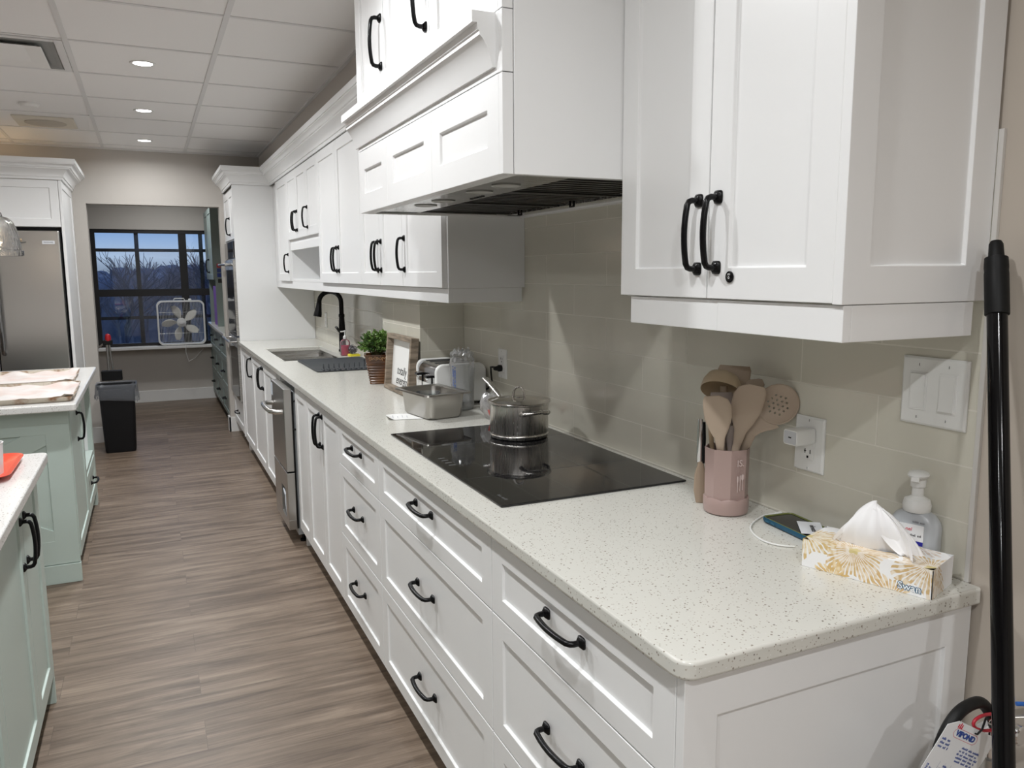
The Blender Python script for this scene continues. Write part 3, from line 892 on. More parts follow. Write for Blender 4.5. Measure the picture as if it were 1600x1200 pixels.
# diagonal corner boards that make the framed X of the end panel
m = M()
cx0, cx1, cz0, cz1 = -2.8, MX-.10, .21, IB-.115
def bar(p, q, wd):
    p, q = Vector(p), Vector(q); d = (q-p).normalized(); n = Vector((-d.y, d.x))*wd/2
    m.prism([tuple(p-n), tuple(q-n), tuple(q+n), tuple(p+n)], (0, 3.3435, 0), (1, 0, 0), (0, 0, 1), (0, -.0095, 0))
bar((cx0, cz0), (cx1, cz1), .09); bar((cx0, cz1), (cx1, cz0), .088)
link('cross_boards', m, MINT, e, bevel=.001)
link('plinth', M().box(-2.9, MX+.002, 3.325, 3.352, 0, .092), MINT, t, bevel=.001)
link('worktop', slab(-2.96, -1.636, 3.24, 4.865), ISQ, t, bevel=.006, bseg=3)
front('door', FM, t, 3.40, 4.08, .10, IB, MINT, (3.72, .695, True), name='door')
front('drawer', FM, t, 4.10, 4.72, .10, .335, MINT, (4.38, .245, False))

# ------------------------------------------------------------------ fridge and its surround
t = thing('fridge_cabinet', 'white cabinet with crown moulding around and above the stainless fridge', 'cabinet', (-2.3, 6.4, 0))
m = M(); m.box(-2.80, -1.852, 5.96, 6.849, 1.823, 2.19); m.box(-2.82, -2.80, 5.94, 6.849, 0, 2.19); m.box(-1.852, -1.851, 5.94, 6.849, 0, 2.19)
link('body', m, WHITE, t)
link('side_panel', shaker(face_map('+x', -1.851), 5.94, 6.849, 0, 2.19, th=.019, st=.07, rl=.08), WHITE, t, bevel=.0012)
FF = face_map('-y', 5.96)
front('door', FF, t, -2.80, -2.325, 1.823, 2.165, WHITE, None)
front('door', FF, t, -2.325, -1.853, 1.823, 2.165, WHITE, None)
link('crown', sweep([(-1.832, 6.849), (-1.832, 5.941), (-2.82, 5.941)], [(a*1.25, 2.165+b*1.12) for a, b in CROWN]), WHITE, t, smooth=30)
t = thing('fridge', 'stainless french door fridge with an ice maker badge, under the white cabinet', 'fridge', (-2.3, 6.35, 0))
t['label'] = 'stainless steel fridge standing under the white cabinet left of the doorway'
link('body', M().box(-2.77, -1.868, 6.0, 6.80, .02, 1.79), mat('dark grey fridge side', (.10, .10, .105), .4, .3), t, bevel=.004)
for a, b, hx in ((-2.765, -2.322, None), (-2.315, -1.872, -2.275)):
    d = link('door', M().box(a, b, 5.935, 5.995, .72, 1.795), STEEL_V, t, bevel=.008, bseg=3)
    hx = a+.03 if hx else b-.03
    m = M(); m.tube([(hx, 5.935, 1.52), (hx, 5.895, 1.515), (hx, 5.885, 1.48), (hx, 5.880, 1.2), (hx, 5.885, .93), (hx, 5.895, .90), (hx, 5.935, .895)], (.016, .010) and .014, 12)
    link('handle', m, mat('darker handle steel', (.30, .30, .31), .25, 1.0), d, smooth=60)
    if a > -2.32:
        bd = link('badge', M().box(-1.985, -1.905, 5.932, 5.935, 1.698, 1.722), mat('pale badge', (.75, .77, .80), .35), d)
        text('lettering', 'FRIGIDAIRE', .0125, (-1.945, 5.9315, 1.710), (1, 0, 0), (0, 0, 1), mat('badge ink', (.08, .08, .10), .5), d)
link('freezer_drawer', M().box(-2.765, -1.872, 5.935, 5.995, .06, .71), STEEL_V, t, bevel=.008, bseg=3)
link('top_gap', M().box(-2.79, -1.853, 6.02, 6.03, 1.797, 1.822), DARK, t)
t = thing('magnet_hook', 'small brass magnet hook on the fridge door beside the pendant lamp', 'hook', (-2.14, 5.925, 1.715))
link('base', M().lathe([(.014, 5.9345), (.014, 5.928), (.006, 5.925), (.006, 5.915)], (-2.125, 0, 1.725), 16, ax='y'), mat('aged brass', (.35, .27, .18), .3, 1.0), t, smooth=True)
link('peg', M().tube([(-2.16, 5.918, 1.700), (-2.125, 5.916, 1.705), (-2.085, 5.916, 1.712)], .005, 8), CHROME, t, smooth=True)

# ------------------------------------------------------------------ pendant lamp over the far island
px_, py_ = -2.0586, 4.35
t = thing('pendant_lamp', 'clear rippled glass pendant lamp hanging in front of the fridge', 'pendant lamp', (px_, py_, 1.57))
RG = bpy.data.materials.new('rippled clear glass'); RG.use_nodes = True
b = RG.node_tree.nodes['Principled BSDF']; b.inputs['Transmission Weight'].default_value = 1.0; b.inputs['Roughness'].default_value = .02; b.inputs['IOR'].default_value = 1.45; b.inputs['Base Color'].default_value = (.97, .97, .97, 1)
_nt = RG.node_tree; v_ = objco(_nt, (1, 1, .35)); n_ = nn(_nt, 'ShaderNodeTexNoise', i_Scale=38.0, i_Detail=3); _nt.links.new(v_, n_.inputs['Vector'])
bp_ = nn(_nt, 'ShaderNodeBump', i_Strength=.8, i_Distance=.01); _nt.links.new(n_.outputs[0], bp_.inputs['Height']); _nt.links.new(bp_.outputs[0], b.inputs['Normal'])
def pz(z): return 1.469+(z-1.469)*1.0947
out_ = [(r*1.17, pz(z)) for r, z in [(.030, 1.785), (.042, 1.784), (.045, 1.772), (.046, 1.766), (.070, 1.757), (.088, 1.735), (.100, 1.70), (.107, 1.66), (.112, 1.62), (.114, 1.598), (.121, 1.594), (.121, 1.572), (.118, 1.568)]]
prof = out_+[(r-.004, z+.001) for r, z in reversed(out_)]
link('shade', M().lathe(prof+[out_[0]], (px_, py_, 0), 48, False, False), RG, t, smooth=60)
link('socket', M().lathe([(r, z+.032) for r, z in [(.006, 1.86), (.012, 1.855), (.022, 1.84), (.028, 1.80), (.030, 1.786), (.020, 1.78), (.020, 1.74)]], (px_, py_, 0), 24), mat('brushed nickel', (.55, .53, .50), .3, 1.0), t, smooth=True)
link('bulb', M().lathe([(r, z+.032) for r, z in [(.012, 1.74), (.016, 1.72), (.028, 1.69), (.030, 1.67), (.022, 1.648), (.002, 1.640)]], (px_, py_, 0), 20), emit('warm bulb glow', (1.0, .90, .76), 2.5), t, smooth=True)
link('cord', M().tube([(px_, py_, 1.888), (px_, py_, 2.52)], .0025, 8), mat('pale cord', (.75, .75, .72), .5), t, smooth=True)
link('canopy', M().lathe([(.055, 2.539), (.055, 2.53), (.045, 2.52), (.004, 2.515)], (px_, py_, 0), 24), TRIMW, t, smooth=True)
l = bpy.data.lights.new('bulb_light', 'POINT'); l.energy = 1.2; l.color = (1, .8, .6); l.shadow_soft_size = .03
o = bpy.data.objects.new('bulb_light', l); COL.objects.link(o); o.parent = t; o.location = (0, 0, .08)

# ------------------------------------------------------------------ ceiling fittings
t = thing('air_vent', 'large white square air diffuser in the ceiling at the upper left', 'ceiling vent', (-1.9, 3.753, TOPZ))
vx0, vx1, vy0, vy1 = GX-.645+.014, GX-.014, GY+.012, GY+.6401-.012
def frame4(x0, x1, y0, y1, w, z0, z1):
    m = M(); m.box(x0, x1, y0, y0+w, z0, z1); m.box(x0, x1, y1-w, y1, z0, z1); m.box(x0, x0+w, y0+w, y1-w, z0, z1); m.box(x1-w, x1, y0+w, y1-w, z0, z1); return m
link('frame', frame4(vx0, vx1, vy0, vy1, .035, TOPZ-.008, TOPZ-.0005), GRIDM, t)
m = M(); cx, cy = (vx0+vx1)/2, (vy0+vy1)/2
def sq(h, z): return [(cx-h, cy-h, z), (cx+h, cy-h, z), (cx+h, cy+h, z), (cx-h, cy+h, z)]
m.rings([sq(.27, TOPZ-.006), sq(.245, TOPZ-.0015)], False, False)
link('throat', m, mat('grey duct throat', (.26, .26, .25), .8), t)
link('throat_plate', M().box(cx-.25, cx+.25, cy-.25, cy+.25, TOPZ-.0014, TOPZ-.0008), mat('grey duct throat', (.26, .26, .25), .8), t)
m = M(); m.rings([sq(.175, TOPZ-.004), sq(.215, TOPZ-.020), sq(.212, TOPZ-.022), sq(.14, TOPZ-.010)], True, True)
link('plate', m, TRIMW, t)
tag(link('smoke_detector', M().lathe([(.055, TOPZ-.0005), (.056, TOPZ-.012), (.045, TOPZ-.024), (.002, TOPZ-.026)], (-1.902, 5.063, 0), 28), TRIMW, at=(-1.9, 5.06, TOPZ), smooth=True), 'small round white smoke detector on the ceiling between the vent and the speaker', 'smoke detector')
t = thing('ceiling_speaker', 'cream rectangular speaker panel with an oval grille on the ceiling', 'speaker', (-1.87, 5.69, TOPZ))
CREAM = mat('aged cream plastic', (.66, .61, .52), .6)
link('panel', M().box(-2.06, -1.69, 5.50, 5.90, TOPZ-.012, TOPZ-.0005), CREAM, t, bevel=.004)
link('grille', M().lathe([(.13, TOPZ-.012), (.13, TOPZ-.016), (.12, TOPZ-.019), (.001, TOPZ-.020)], (-1.875, 5.70, 0), 32), mat('speaker mesh', (.50, .45, .38), .8), t, smooth=True)

# ------------------------------------------------------------------ doorway things: bin, cart
t = thing('waste_bin', 'black waste bin with a grey bag folded over its rim, by the doorway', 'waste bin', (-1.585, 6.42, 0))
def rrect(cx, cy, hx, hy, z, r, n=6):
    out = []
    for sx, sy, a0 in ((1, 1, 0), (-1, 1, PI/2), (-1, -1, PI), (1, -1, 1.5*PI)):
        for k in range(n):
            a = a0+k*PI/2/(n-1); out.append((cx+sx*(hx-r)+r*math.cos(a), cy+sy*(hy-r)+r*math.sin(a), z))
    return out
bx_, by_ = -1.588, 6.42
m = M(); m.rings([rrect(bx_, by_, .112, .085, 0, .03), rrect(bx_, by_, .117, .09, .02, .03), rrect(bx_, by_, .135, .105, .53, .035), rrect(bx_, by_, .146, .116, .535, .035), rrect(bx_, by_, .148, .118, .565, .035), rrect(bx_, by_, .140, .110, .566, .035), rrect(bx_, by_, .128, .098, .40, .035), rrect(bx_, by_, .11, .08, .02, .03)], True, True)
link('bin', m, mat('black bin plastic', (.008, .008, .009), .5, 0, .25), t, smooth=50)
rb = random.Random(5); m = M(); rs = []
nb = len(rrect(0, 0, 1, 1, 0, .1, 10))
wob = [rb.uniform(-1, 1) for _ in range(nb)]
for q, (g, z, am) in enumerate(((-.024, .40, .004), (-.018, .48, .004), (-.010, .55, .003), (-.002, .574, .002), (.005, .576, .002), (.008, .55, .003), (.011, .51, .004), (.016, .475, .006), (.013, .460, .006))):
    ring = rrect(bx_, by_, .148+g, .118+g, z, .04, 10)
    rs.append([(x+(x-bx_)/.15*am*wob[i]*(1 if q % 2 else .7), y+(y-by_)/.12*am*wob[(i*3) % nb], zz+am*1.3*wob[(i*7+q) % nb]-(.03*max(0, (x-bx_)/.15) if q > 6 else 0)) for i, (x, y, zz) in enumerate(ring)])
m.rings(rs, False, False)
BAG = mat('translucent grey bin bag', (.15, .16, .18), .18, 0, .9, Alpha=.5)
link('bag', m, BAG, t, smooth=80)
t = thing('folding_cart', 'folded hand cart with a silver tube frame and red grip behind the waste bin', 'cart', (-1.66, 7.1, 0))
m = M(); m.tube([(-1.668, 7.1, .02), (-1.668, 7.1, .86)], .011, 10); m.tube([(-1.60, 7.14, .02), (-1.652, 7.12, .88)], .009, 10)
link('frame', m, STEEL_V, t, smooth=True)
link('platform', M().box(-1.73, -1.56, 7.06, 7.12, .52, .61), RUBBER, t, bevel=.006)
link('lever', M().tube([(-1.79, 7.08, .78), (-1.70, 7.08, .85), (-1.64, 7.08, .91)], .009, 8), STEEL_V, t, smooth=True)
link('yoke', M().box(-1.70, -1.62, 7.07, 7.13, .845, .885), RUBBER, t, bevel=.005)
link('grip', M().lathe([(.002, .875), (.022, .88), (.026, .905), (.020, .935), (.002, .945)], (-1.655, 7.09, 0), 16), mat('red grip plastic', (.55, .02, .03), .4), t, smooth=True)

# ------------------------------------------------------------------ box fan on the sill
t = thing('box_fan', 'white square box fan with five blades standing on the window sill', 'fan', (-.97, 9.02, .655))
fx, fz, fh = -.970, .918, .255
def rsq(h, r, y, n=8):
    out = []
    for sx, sz, a0 in ((1, 1, 0), (-1, 1, PI/2), (-1, -1, PI), (1, -1, 1.5*PI)):
        for k in range(n):
            a = a0+k*PI/2/(n-1); out.append((fx+sx*(h-r)+r*math.cos(a), y, fz+sz*(h-r)+r*math.sin(a)))
    return out
m = M(); m.rings([rsq(fh, .06, 8.97), rsq(fh, .06, 9.075), rsq(fh-.018, .05, 9.075), rsq(fh-.018, .05, 8.97), rsq(fh, .06, 8.97)], False, False)
link('housing', m, PLAST, t, smooth=50)
m = M()
for k in range(-14, 15):
    x = k*.0155; e = fh-.02 if abs(x) < fh-.07 else fh-.02-(.05-math.sqrt(max(0, .0025-(abs(x)-(fh-.07))**2)))
    m.tube([(fx+x, 8.978, fz-e), (fx+x, 8.972, fz), (fx+x, 8.978, fz+e)], .0014, 5)
for q in (-.12, .12): m.tube([(fx-fh+.02, 8.974, fz+q), (fx+fh-.02, 8.974, fz+q)], .0014, 5)
link('front_grille', m, PLAST, t)
for k in range(5):
    a0 = PI/2+.25+k*2*PI/5; m = M()
    def blade(u, v, a0=a0):
        r = .045+u*.165; wv = (.30+.55*math.sin(PI*min(u*1.05, 1))**.8)*(1-.15*u)
        a = a0+(v-.5)*wv*(1.0-.25*u)+.15*u
        return (fx+r*math.cos(a), 9.02+(v-.5)*.035, fz+r*math.sin(a))
    m.grid(blade, 10, 5); link('blade', m, mat('cream fan blade', (.70, .68, .62), .4), t, solid=.002, smooth=60)
link('hub', M().lathe([(.052, 9.04), (.054, 9.0), (.045, 8.985), (.004, 8.982)], (fx, 0, fz), 28, ax='y'), PLAST, t, smooth=True)
link('grille_badge', M().lathe([(.030, 8.974), (.028, 8.966), (.002, 8.964)], (fx, 0, fz), 24, ax='y', sx=.6, sy=1.0), PLAST, t, smooth=True)
link('carry_handle', M().tube([(fx-.07, 9.02, fz+fh), (fx-.06, 9.02, fz+fh+.022), (fx+.04, 9.02, fz+fh+.022), (fx+.05, 9.02, fz+fh)], .006, 8), PLAST, t, smooth=True)
link('switch_knob', M().lathe([(.018, fz+fh), (.018, fz+fh+.01), (.012, fz+fh+.018), (.001, fz+fh+.018)], (fx+.105, 9.02, 0), 16), PLAST, t, smooth=True)
link('cord', M().tube([(fx+.03, 9.04, .668), (fx+.03, 8.93, .664), (fx+.025, 8.925, .58), (fx+.05, 8.93, .47), (fx+.12, 9.0, .50), (fx+.22, 9.06, .60)], .003, 6), PLAST, t, smooth=True)

# ------------------------------------------------------------------ sage units of the far room
def sage(label, y0, y1):
    t = thing('sage_base_cabinet', label, 'cabinet', (-.35, (y0+y1)/2, 0), 'sage cabinets beyond the doorway')
    m = M(); m.box(-.641, -.002, y0, y1, .10, .88); m.box(-.58, -.56, y0, y1, 0, .10); link('body', m, SAGE, t)
    return t
FS = face_map('-x', -.641)
for y0, y1, lb in ((7.0, 7.7, 'nearer sage green drawer unit beyond the doorway'), (7.7, 8.4, 'middle sage green drawer unit beyond the doorway'), (8.4, 9.083, 'farthest sage green drawer unit, against the window wall')):
    t = sage(lb, y0, y1)
    for a, b in ((.10, .36), (.36, .64), (.64, .88)):
        front('drawer', FS, t, y0, y1, a, b, SAGE, ((y0+y1)/2, (a+b)/2+.02, False), rl=.04, hl=.10)
tag(link('sage_worktop', M().box(-.68, -.002, 7.0, 9.083, .881, .913), QUARTZ, at=(-.3, 8, .9), bevel=.004), 'white worktop over the sage cabinets beyond the doorway', 'worktop')
t = thing('sage_tower', 'tall dark sage hutch cabinet with an open cubby, beside the window', 'cabinet', (-.33, 8.6, .914))
m = M(); m.box(-.641, -.002, 8.10, 9.083, 1.41, 2.17); m.box(-.641, -.002, 8.10, 8.12, .914, 1.41); m.box(-.641, -.002, 9.06, 9.083, .914, 1.41); m.box(-.03, -.002, 8.12, 9.06, .914, 1.41)
link('body', m, SAGE, t)
front('door', FS, t, 8.10, 8.58, 1.41, 2.17, SAGE, (8.55, 1.56, True)); front('door', FS, t, 8.58, 9.08, 1.41, 2.17, SAGE, None)
tag(link('purple_binder', M().box(-.632, -.40, 8.20, 8.62, .914, 1.34), mat('purple cover', (.22, .10, .45), .5), at=(-.45, 8.4, .914), bevel=.004), 'purple upright carton in the cubby of the sage hutch', 'carton')
for i, (z, c, lb) in enumerate(((1.56, (.45, .02, .04), 'red square magnet on the side of the sage hutch'), (1.51, (.02, .05, .22), 'upper dark blue square magnet on the side of the sage hutch'), (1.46, (.015, .04, .25), 'lower dark blue square magnet on the side of the sage hutch'), (1.40, (.01, .01, .01), 'black switch-like square on the side of the sage hutch, lowest of four'))):
    x = -.60 if i < 3 else -.595
    tag(link('magnet', M().box(x-.020, x+.020, 8.095, 8.0995, z-.021, z+.021), mat('magnet %d colour' % i, c, .5), at=(x, 8.09, z)), lb, 'magnet')

# ------------------------------------------------------------------ trays on the islands
def xf(x, y, z, rz=0.0): return Matrix.Translation((x, y, z)) @ Matrix.Rotation(rz, 4, 'Z')
TRAYM = mat('browned baking tray', (.45, .40, .33), .45, .6)
noise_col(TRAYM, (.25, .12, .05), (.55, .50, .42), ns=14, lo=.36, hi=.5)
PARCH = mat('greasy baking parchment', (.70, .64, .61), .55)
noise_col(PARCH, (.62, .47, .42), (.66, .63, .61), ns=6, lo=.3, hi=.6)
def tray(cx, cy, rz, sx, sy, label, seed):
    t = thing('baking_tray', label, 'baking tray', (cx, cy, IZ), 'parchment lined baking trays')
    X = xf(cx, cy, IZ, rz); hx, hy = sx/2, sy/2
    m = M(X); m.rings([rrect(0, 0, hx-.012, hy-.012, .0006, .02), rrect(0, 0, hx, hy, .026, .03), rrect(0, 0, hx+.006, hy+.006, .027, .03), rrect(0, 0, hx+.006, hy+.006, .024, .03), rrect(0, 0, hx-.002, hy-.002, .0235, .028), rrect(0, 0, hx-.014, hy-.014, .003, .02)], True, True)
    link('tray', m, TRAYM, t, smooth=50)
    rr_ = random.Random(seed); ph = [rr_.uniform(0, 6) for _ in range(6)]
    def f(u, v):
        x = (u-.5)*(sx+.012); y = (v-.5)*(sy-.055)+.020
        e = max(abs(u-.5), abs(v-.5))*2
        z = .006+.012*max(0, (e-.86)/.14)+.005*math.sin(9*x/sx*3+ph[0])*math.sin(5*v+ph[1])+.004*math.sin(23*u+ph[2]+9*v)+.002*math.sin(51*v+ph[3]+14*u)
        if u > .93: z += .006*math.sin(7*v+ph[3])+.004
        return (x, y+.006*math.sin(11*u+ph[4])*(1 if v in (0, 1) else .3), max(z, .0045))
    m = M(X); m.grid(f, 44, 30)
    link('parchment', m, PARCH, t, smooth=80)
tray(-1.968, 3.615, .02, .62, .60, 'nearer baking tray lined with parchment at the near edge of the far island', 1)
tray(-2.015, 4.26, .02, .62, .60, 'farther baking tray lined with parchment, behind the other one on the far island', 2)
t = tag(link('serving_tray', M(xf(-1.918, 1.905, IZ, 0)).rings([rrect(0, 0, .185, .135, .0006, .03), rrect(0, 0, .218, .168, .020, .045), rrect(0, 0, .224, .174, .021, .047), rrect(0, 0, .224, .174, .018, .047), rrect(0, 0, .216, .166, .0175, .045), rrect(0, 0, .183, .133, .0035, .03)]), mat('orange red plastic tray', (.72, .075, .035), .3), at=(-1.918, 1.905, IZ), smooth=50, bevel=.001), 'orange red plastic serving tray on the near island', 'tray')
tag(link('cup', M().lathe([(.036, IZ+.0045), (.038, IZ+.006), (.043, IZ+.098), (.045, IZ+.100), (.041, IZ+.100), (.034, IZ+.010)], (-1.762, 1.85, 0), 28), mat('frosty cup plastic', (.70, .70, .70), .3), at=(-1.762, 1.85, IZ), smooth=True), 'pale frosted cup standing on the orange red tray', 'cup')

# ------------------------------------------------------------------ far end of the worktop
t = thing('dish_mat', 'dark grey silicone drying mat with raised prongs, between the sink and the potted plant', 'drying mat', (-.25, 3.93, .915))
GREY = mat('charcoal silicone', (.045, .050, .056), .5)
m = M(); m.rings([rrect(-.25, 3.94, .205, .335, .9156, .02), rrect(-.25, 3.94, .212, .342, .921, .025), rrect(-.25, 3.94, .206, .336, .922, .02), rrect(-.25, 3.94, .20, .33, .918, .02)])
link('mat', m, GREY, t, smooth=50)
for k in range(10):
    link('prong', M().loft([(0, .004, .010, 0, 0), (.03, .003, .006, 0, 0), (.033, .001, .002, 0, 0)], (-.40+k*.030, 3.72, .918), (0, 0, 1), (1, 0, 0), (0, 1, 0), 10), GREY, t, smooth=True)
m = M()
for k in range(11): m.box(-.42+k*.031, -.408+k*.031, 3.63, 3.69, .918, .926)
link('ribs', m, GREY, t, bevel=.002)
for k in range(6):
    link('plate_rib', M().box(-.115+k*0, -.055, 3.66+k*.05, 3.675+k*.05, .918, .945), GREY, t, bevel=.003)
t = thing('soap_bottle', 'clear pump bottle of bright pink dish soap beside the faucet', 'soap bottle', (-.105, 4.47, .915))
sx_, sy_ = -.100, 4.47
link('soap', M().rings([rrect(sx_, sy_, .029, .020, .9165, .012), rrect(sx_, sy_, .029, .020, .985, .012)]), mat('pink dish soap', (.80, .02, .14), .2), t, smooth=50)
link('bottle', M().rings([rrect(sx_, sy_, .032, .023, .9157, .014), rrect(sx_, sy_, .032, .023, 1.005, .014), rrect(sx_, sy_, .026, .018, 1.018, .012), rrect(sx_, sy_, .011, .011, 1.026, .0105), rrect(sx_, sy_, .011, .011, 1.032, .0105)]), CLEAR, t, smooth=50)
m = M(); m.lathe([(.012, 1.028), (.013, 1.03), (.012, 1.046), (.006, 1.05), (.004, 1.052), (.004, 1.075), (.009, 1.076), (.009, 1.084), (.002, 1.086)], (sx_, sy_, 0), 16); m.tube([(sx_, sy_, 1.080), (sx_-.03, sy_-.005, 1.078)], .004, 8)
link('pump', m, PLAST, t, smooth=True)
t = tag(link('sponge', M().rings([rrect(-.060, 4.395, .036, .030, .9158, .008), rrect(-.060, 4.395, .038, .032, .922, .008), rrect(-.060, 4.395, .036, .030, .929, .008)]), bump_only(mat('yellow sponge', (.72, .62, .04), .9), 120, .6), at=(-.055, 4.385, .915), smooth=50), 'yellow sponge lying beside the pink soap bottle', 'sponge')
rr_ = random.Random(9); m = M()
for k in range(60):
    a, b, c = rr_.uniform(0, 2*PI), rr_.uniform(-.9, 1), rr_.uniform(0, 6); R_ = .030
    p = Vector((math.cos(a)*math.sqrt(1-b*b), math.sin(a)*math.sqrt(1-b*b), b)); t1 = p.orthogonal().normalized(); t2 = p.cross(t1)
    m.tube([Vector((-.066, 4.40, .961))+p*R_*(.75+.25*math.sin(q))+(t1*math.cos(q+c)+t2*math.sin(q+c))*.011 for q in [i*.9 for i in range(7)]], .0013, 4)
tag(link('steel_scrubber', m, mat('dark wire wool', (.16, .15, .17), .35, .8), at=(-.06, 4.39, .936)), 'dark curly steel scrubber on top of the yellow sponge', 'scrubber')

def plate_on_wall(y, z, w, h, label, x=0.0, kind='outlet'):
    t = thing('wall_plate', label, 'electrical plate', (x, y, z))
    m = M(); F = lambda s, v, d: (x-d, y+s, z+v)
    a = [F(*p, 0) for p in ((-w/2, -h/2), (w/2, -h/2), (w/2, h/2), (-w/2, h/2))]; b = [F(*p, .004) for p in ((-w/2, -h/2), (w/2, -h/2), (w/2, h/2), (-w/2, h/2))]
    c = [F(*p, .0065) for p in ((-w/2+.004, -h/2+.004), (w/2-.004, -h/2+.004), (w/2-.004, h/2-.004), (-w/2+.004, h/2-.004))]
    m.rings([a, b, c]); link('plate', m, PLAST, t, bevel=.0008)
    return t
def duplex(t, y, z, x=0.0):
    lo = link('receptacle', M().box(x-.0085, x-.006, y-.0175, y+.0175, z-.034, z+.034), PLAST, t, bevel=.0008)
    m = M()
    for dz in (-.018, .018):
        m.box(x-.0089, x-.0084, y-.0085, y-.0065, z+dz-.002, z+dz+.007); m.box(x-.0089, x-.0084, y+.006, y+.008, z+dz-.002, z+dz+.008); m.box(x-.0089, x-.0084, y+.004, y+.010, z+dz+.002, z+dz+.004)
        m.box(x-.0089, x-.0084, y-.003, y+.002, z+dz-.012, z+dz-.007)
    link('slots', m, BLACK, t)
    return lo
def screws(t, pts, x=0.0):
    for (y, z) in pts:
        m = M(); m.lathe([(.0028, -.0063), (.0026, -.0074), (.0001, -.0074)], (x, y, z), 12, ax='x')
        m.mi = 1; m.box(x-.0077, x-.0073, y-.0005, y+.0005, z-.0024, z+.0024); m.mi = 0
        link('screw', m, [PLAST, DARK], t)
t = plate_on_wall(.404, 1.093, .083, .122, 'white outlet plate holding a phone charger, right of the utensil crock'); duplex(t, .404, 1.093); screws(t, ((.404, 1.146), (.404, 1.040)))
t = plate_on_wall(2.052, 1.101, .078, .120, 'white outlet plate with a black plug, between the toaster and the pot'); duplex(t, 2.052, 1.101); screws(t, ((2.052, 1.152), (2.052, 1.050)))
t = plate_on_wall(5.56, 1.097, .075, .118, 'white outlet plate on the far tiled wall behind the faucet'); duplex(t, 5.56, 1.097); screws(t, ((5.56, 1.147),))
t = plate_on_wall(.1145, 1.247, .133, .127, 'white double rocker switch plate under the near upper cabinet'); t['category'] = 'light switch'
for y, tilt in ((.1445, 1), (.0845, -1)):
    link('rocker_frame', M().box(-.0078, -.006, y-.0178, y+.0178, 1.247-.036, 1.247+.036), PLAST, t, bevel=.0006)
    m = M(); z0, z1, zm = 1.247-.032, 1.247+.032, 1.247
    d0, d1 = ((.0085, .012) if tilt > 0 else (.012, .0085)); m.rings([[(-.0078, y-.0145, z) for z in (z0, zm, z1)]+[(-d1, y-.0145, z1), (-.0098, y-.0145, zm), (-d0, y-.0145, z0)], [(-.0078, y+.0145, z) for z in (z0, zm, z1)]+[(-d1, y+.0145, z1), (-.0098, y+.0145, zm), (-d0, y+.0145, z0)]])
    link('rocker', m, PLAST, t, bevel=.0006)
screws(t, ((.1445, 1.247+.049), (.0845, 1.247+.049), (.1445, 1.247-.049), (.0845, 1.247-.049)))

# potted plant
t = thing('potted_plant', 'bushy green boxwood plant in a ribbed brown square pot on the worktop', 'potted plant', (-.275, 3.03, .915))
POT = mat('glazed brown ceramic', (.12, .045, .015), .2)
noise_col(POT, (.06, .022, .008), (.17, .075, .03), ns=9)
m = M(); rs = []; pcx, pcy = -.264, 3.03
n = 44
for k in range(n+1):
    u = k/n; z = .9155+.150*u; h = .038+.024*u
    if u < .76: h += .0020*math.sin(k*1.55)
    elif u > .95: h += .003
    rs.append(rrect(pcx, pcy, h, h, z, .006, 4))
for z, h in ((1.063, .055), (1.045, .050)): rs.append(rrect(pcx, pcy, h, h, z, .006, 4))
m.rings(rs); X = Matrix.Translation((pcx, pcy, 0)) @ Matrix.Rotation(-.26, 4, 'Z') @ Matrix.Translation((-pcx, -pcy, 0)); m.bm.transform(X)
pot = link('pot', m, POT, t, smooth=30)
for yy, sg in ((0, 1),):
    c_, s_ = math.cos(-.26), math.sin(-.26)
    for ux, ox, oy in (((c_, s_, 0), s_, -c_),):
        m = M(); m.tube([Vector((pcx+ox*.0612, pcy+oy*.0612, 1.047))+Vector(ux)*(-.042+.084*k/60+.003*math.sin(k*1.1))+Vector((0, 0, .007*math.sin(k*.9)*(1+.5*math.sin(k*.31)))) for k in range(61)], .0011, 5)
        link('relief_script', m, mat('worn relief glaze', (.45, .25, .12), .3), pot, smooth=True)
link('soil', M().lathe([(.050, 1.05), (.03, 1.058), (.001, 1.06)], (pcx, pcy, 0), 12), DARK, t)
rr_ = random.Random(21); m = M(); leaves = []
LEAF = mat('boxwood leaf', (.07, .16, .035), .4)
noise_col(LEAF, (.022, .07, .016), (.16, .28, .06), ns=22, lo=.38, hi=.62)
st = M()
for k in range(95):
    a = rr_.uniform(0, 2*PI); el = rr_.uniform(.12, 1.0); R_ = rr_.uniform(.078, .105)
    d = Vector((math.cos(a)*math.cos(el*1.4), math.sin(a)*math.cos(el*1.4), math.sin(el*1.4)))
    tip = Vector((pcx, pcy, 1.065))+Vector((d.x*R_*1.02, d.y*R_*1.02, d.z*R_*1.22))
    base = Vector((pcx+d.x*.015, pcy+d.y*.015, 1.055))
    st.tube([base, (base+tip)/2+Vector((0, 0, .012)), tip], .0012, 4)
    for j in range(15):
        u = .35+.65*j/14; p = base.lerp(tip, u)+Vector((0, 0, .012*math.sin(PI*u)))
        for sgn in (-1, 1):
            ld = (d*.5+Vector((rr_.uniform(-1, 1), rr_.uniform(-1, 1), rr_.uniform(-.5, 1)))).normalized()
            L = rr_.uniform(.011, .017); w_ = L*.34; sd = ld.cross(Vector((rr_.uniform(-1, 1), rr_.uniform(-1, 1), 1))).normalized(); up_ = sd.cross(ld)
            q = [p, p+ld*L*.4+sd*w_+up_*.001, p+ld*L*.8+sd*w_*.7, p+ld*L, p+ld*L*.8-sd*w_*.7, p+ld*L*.4-sd*w_+up_*.001]
            m.f([m.v(x) for x in q])
link('stems', st, mat('woody green stem', (.10, .09, .03), .7), t)
link('foliage', m, LEAF, t)

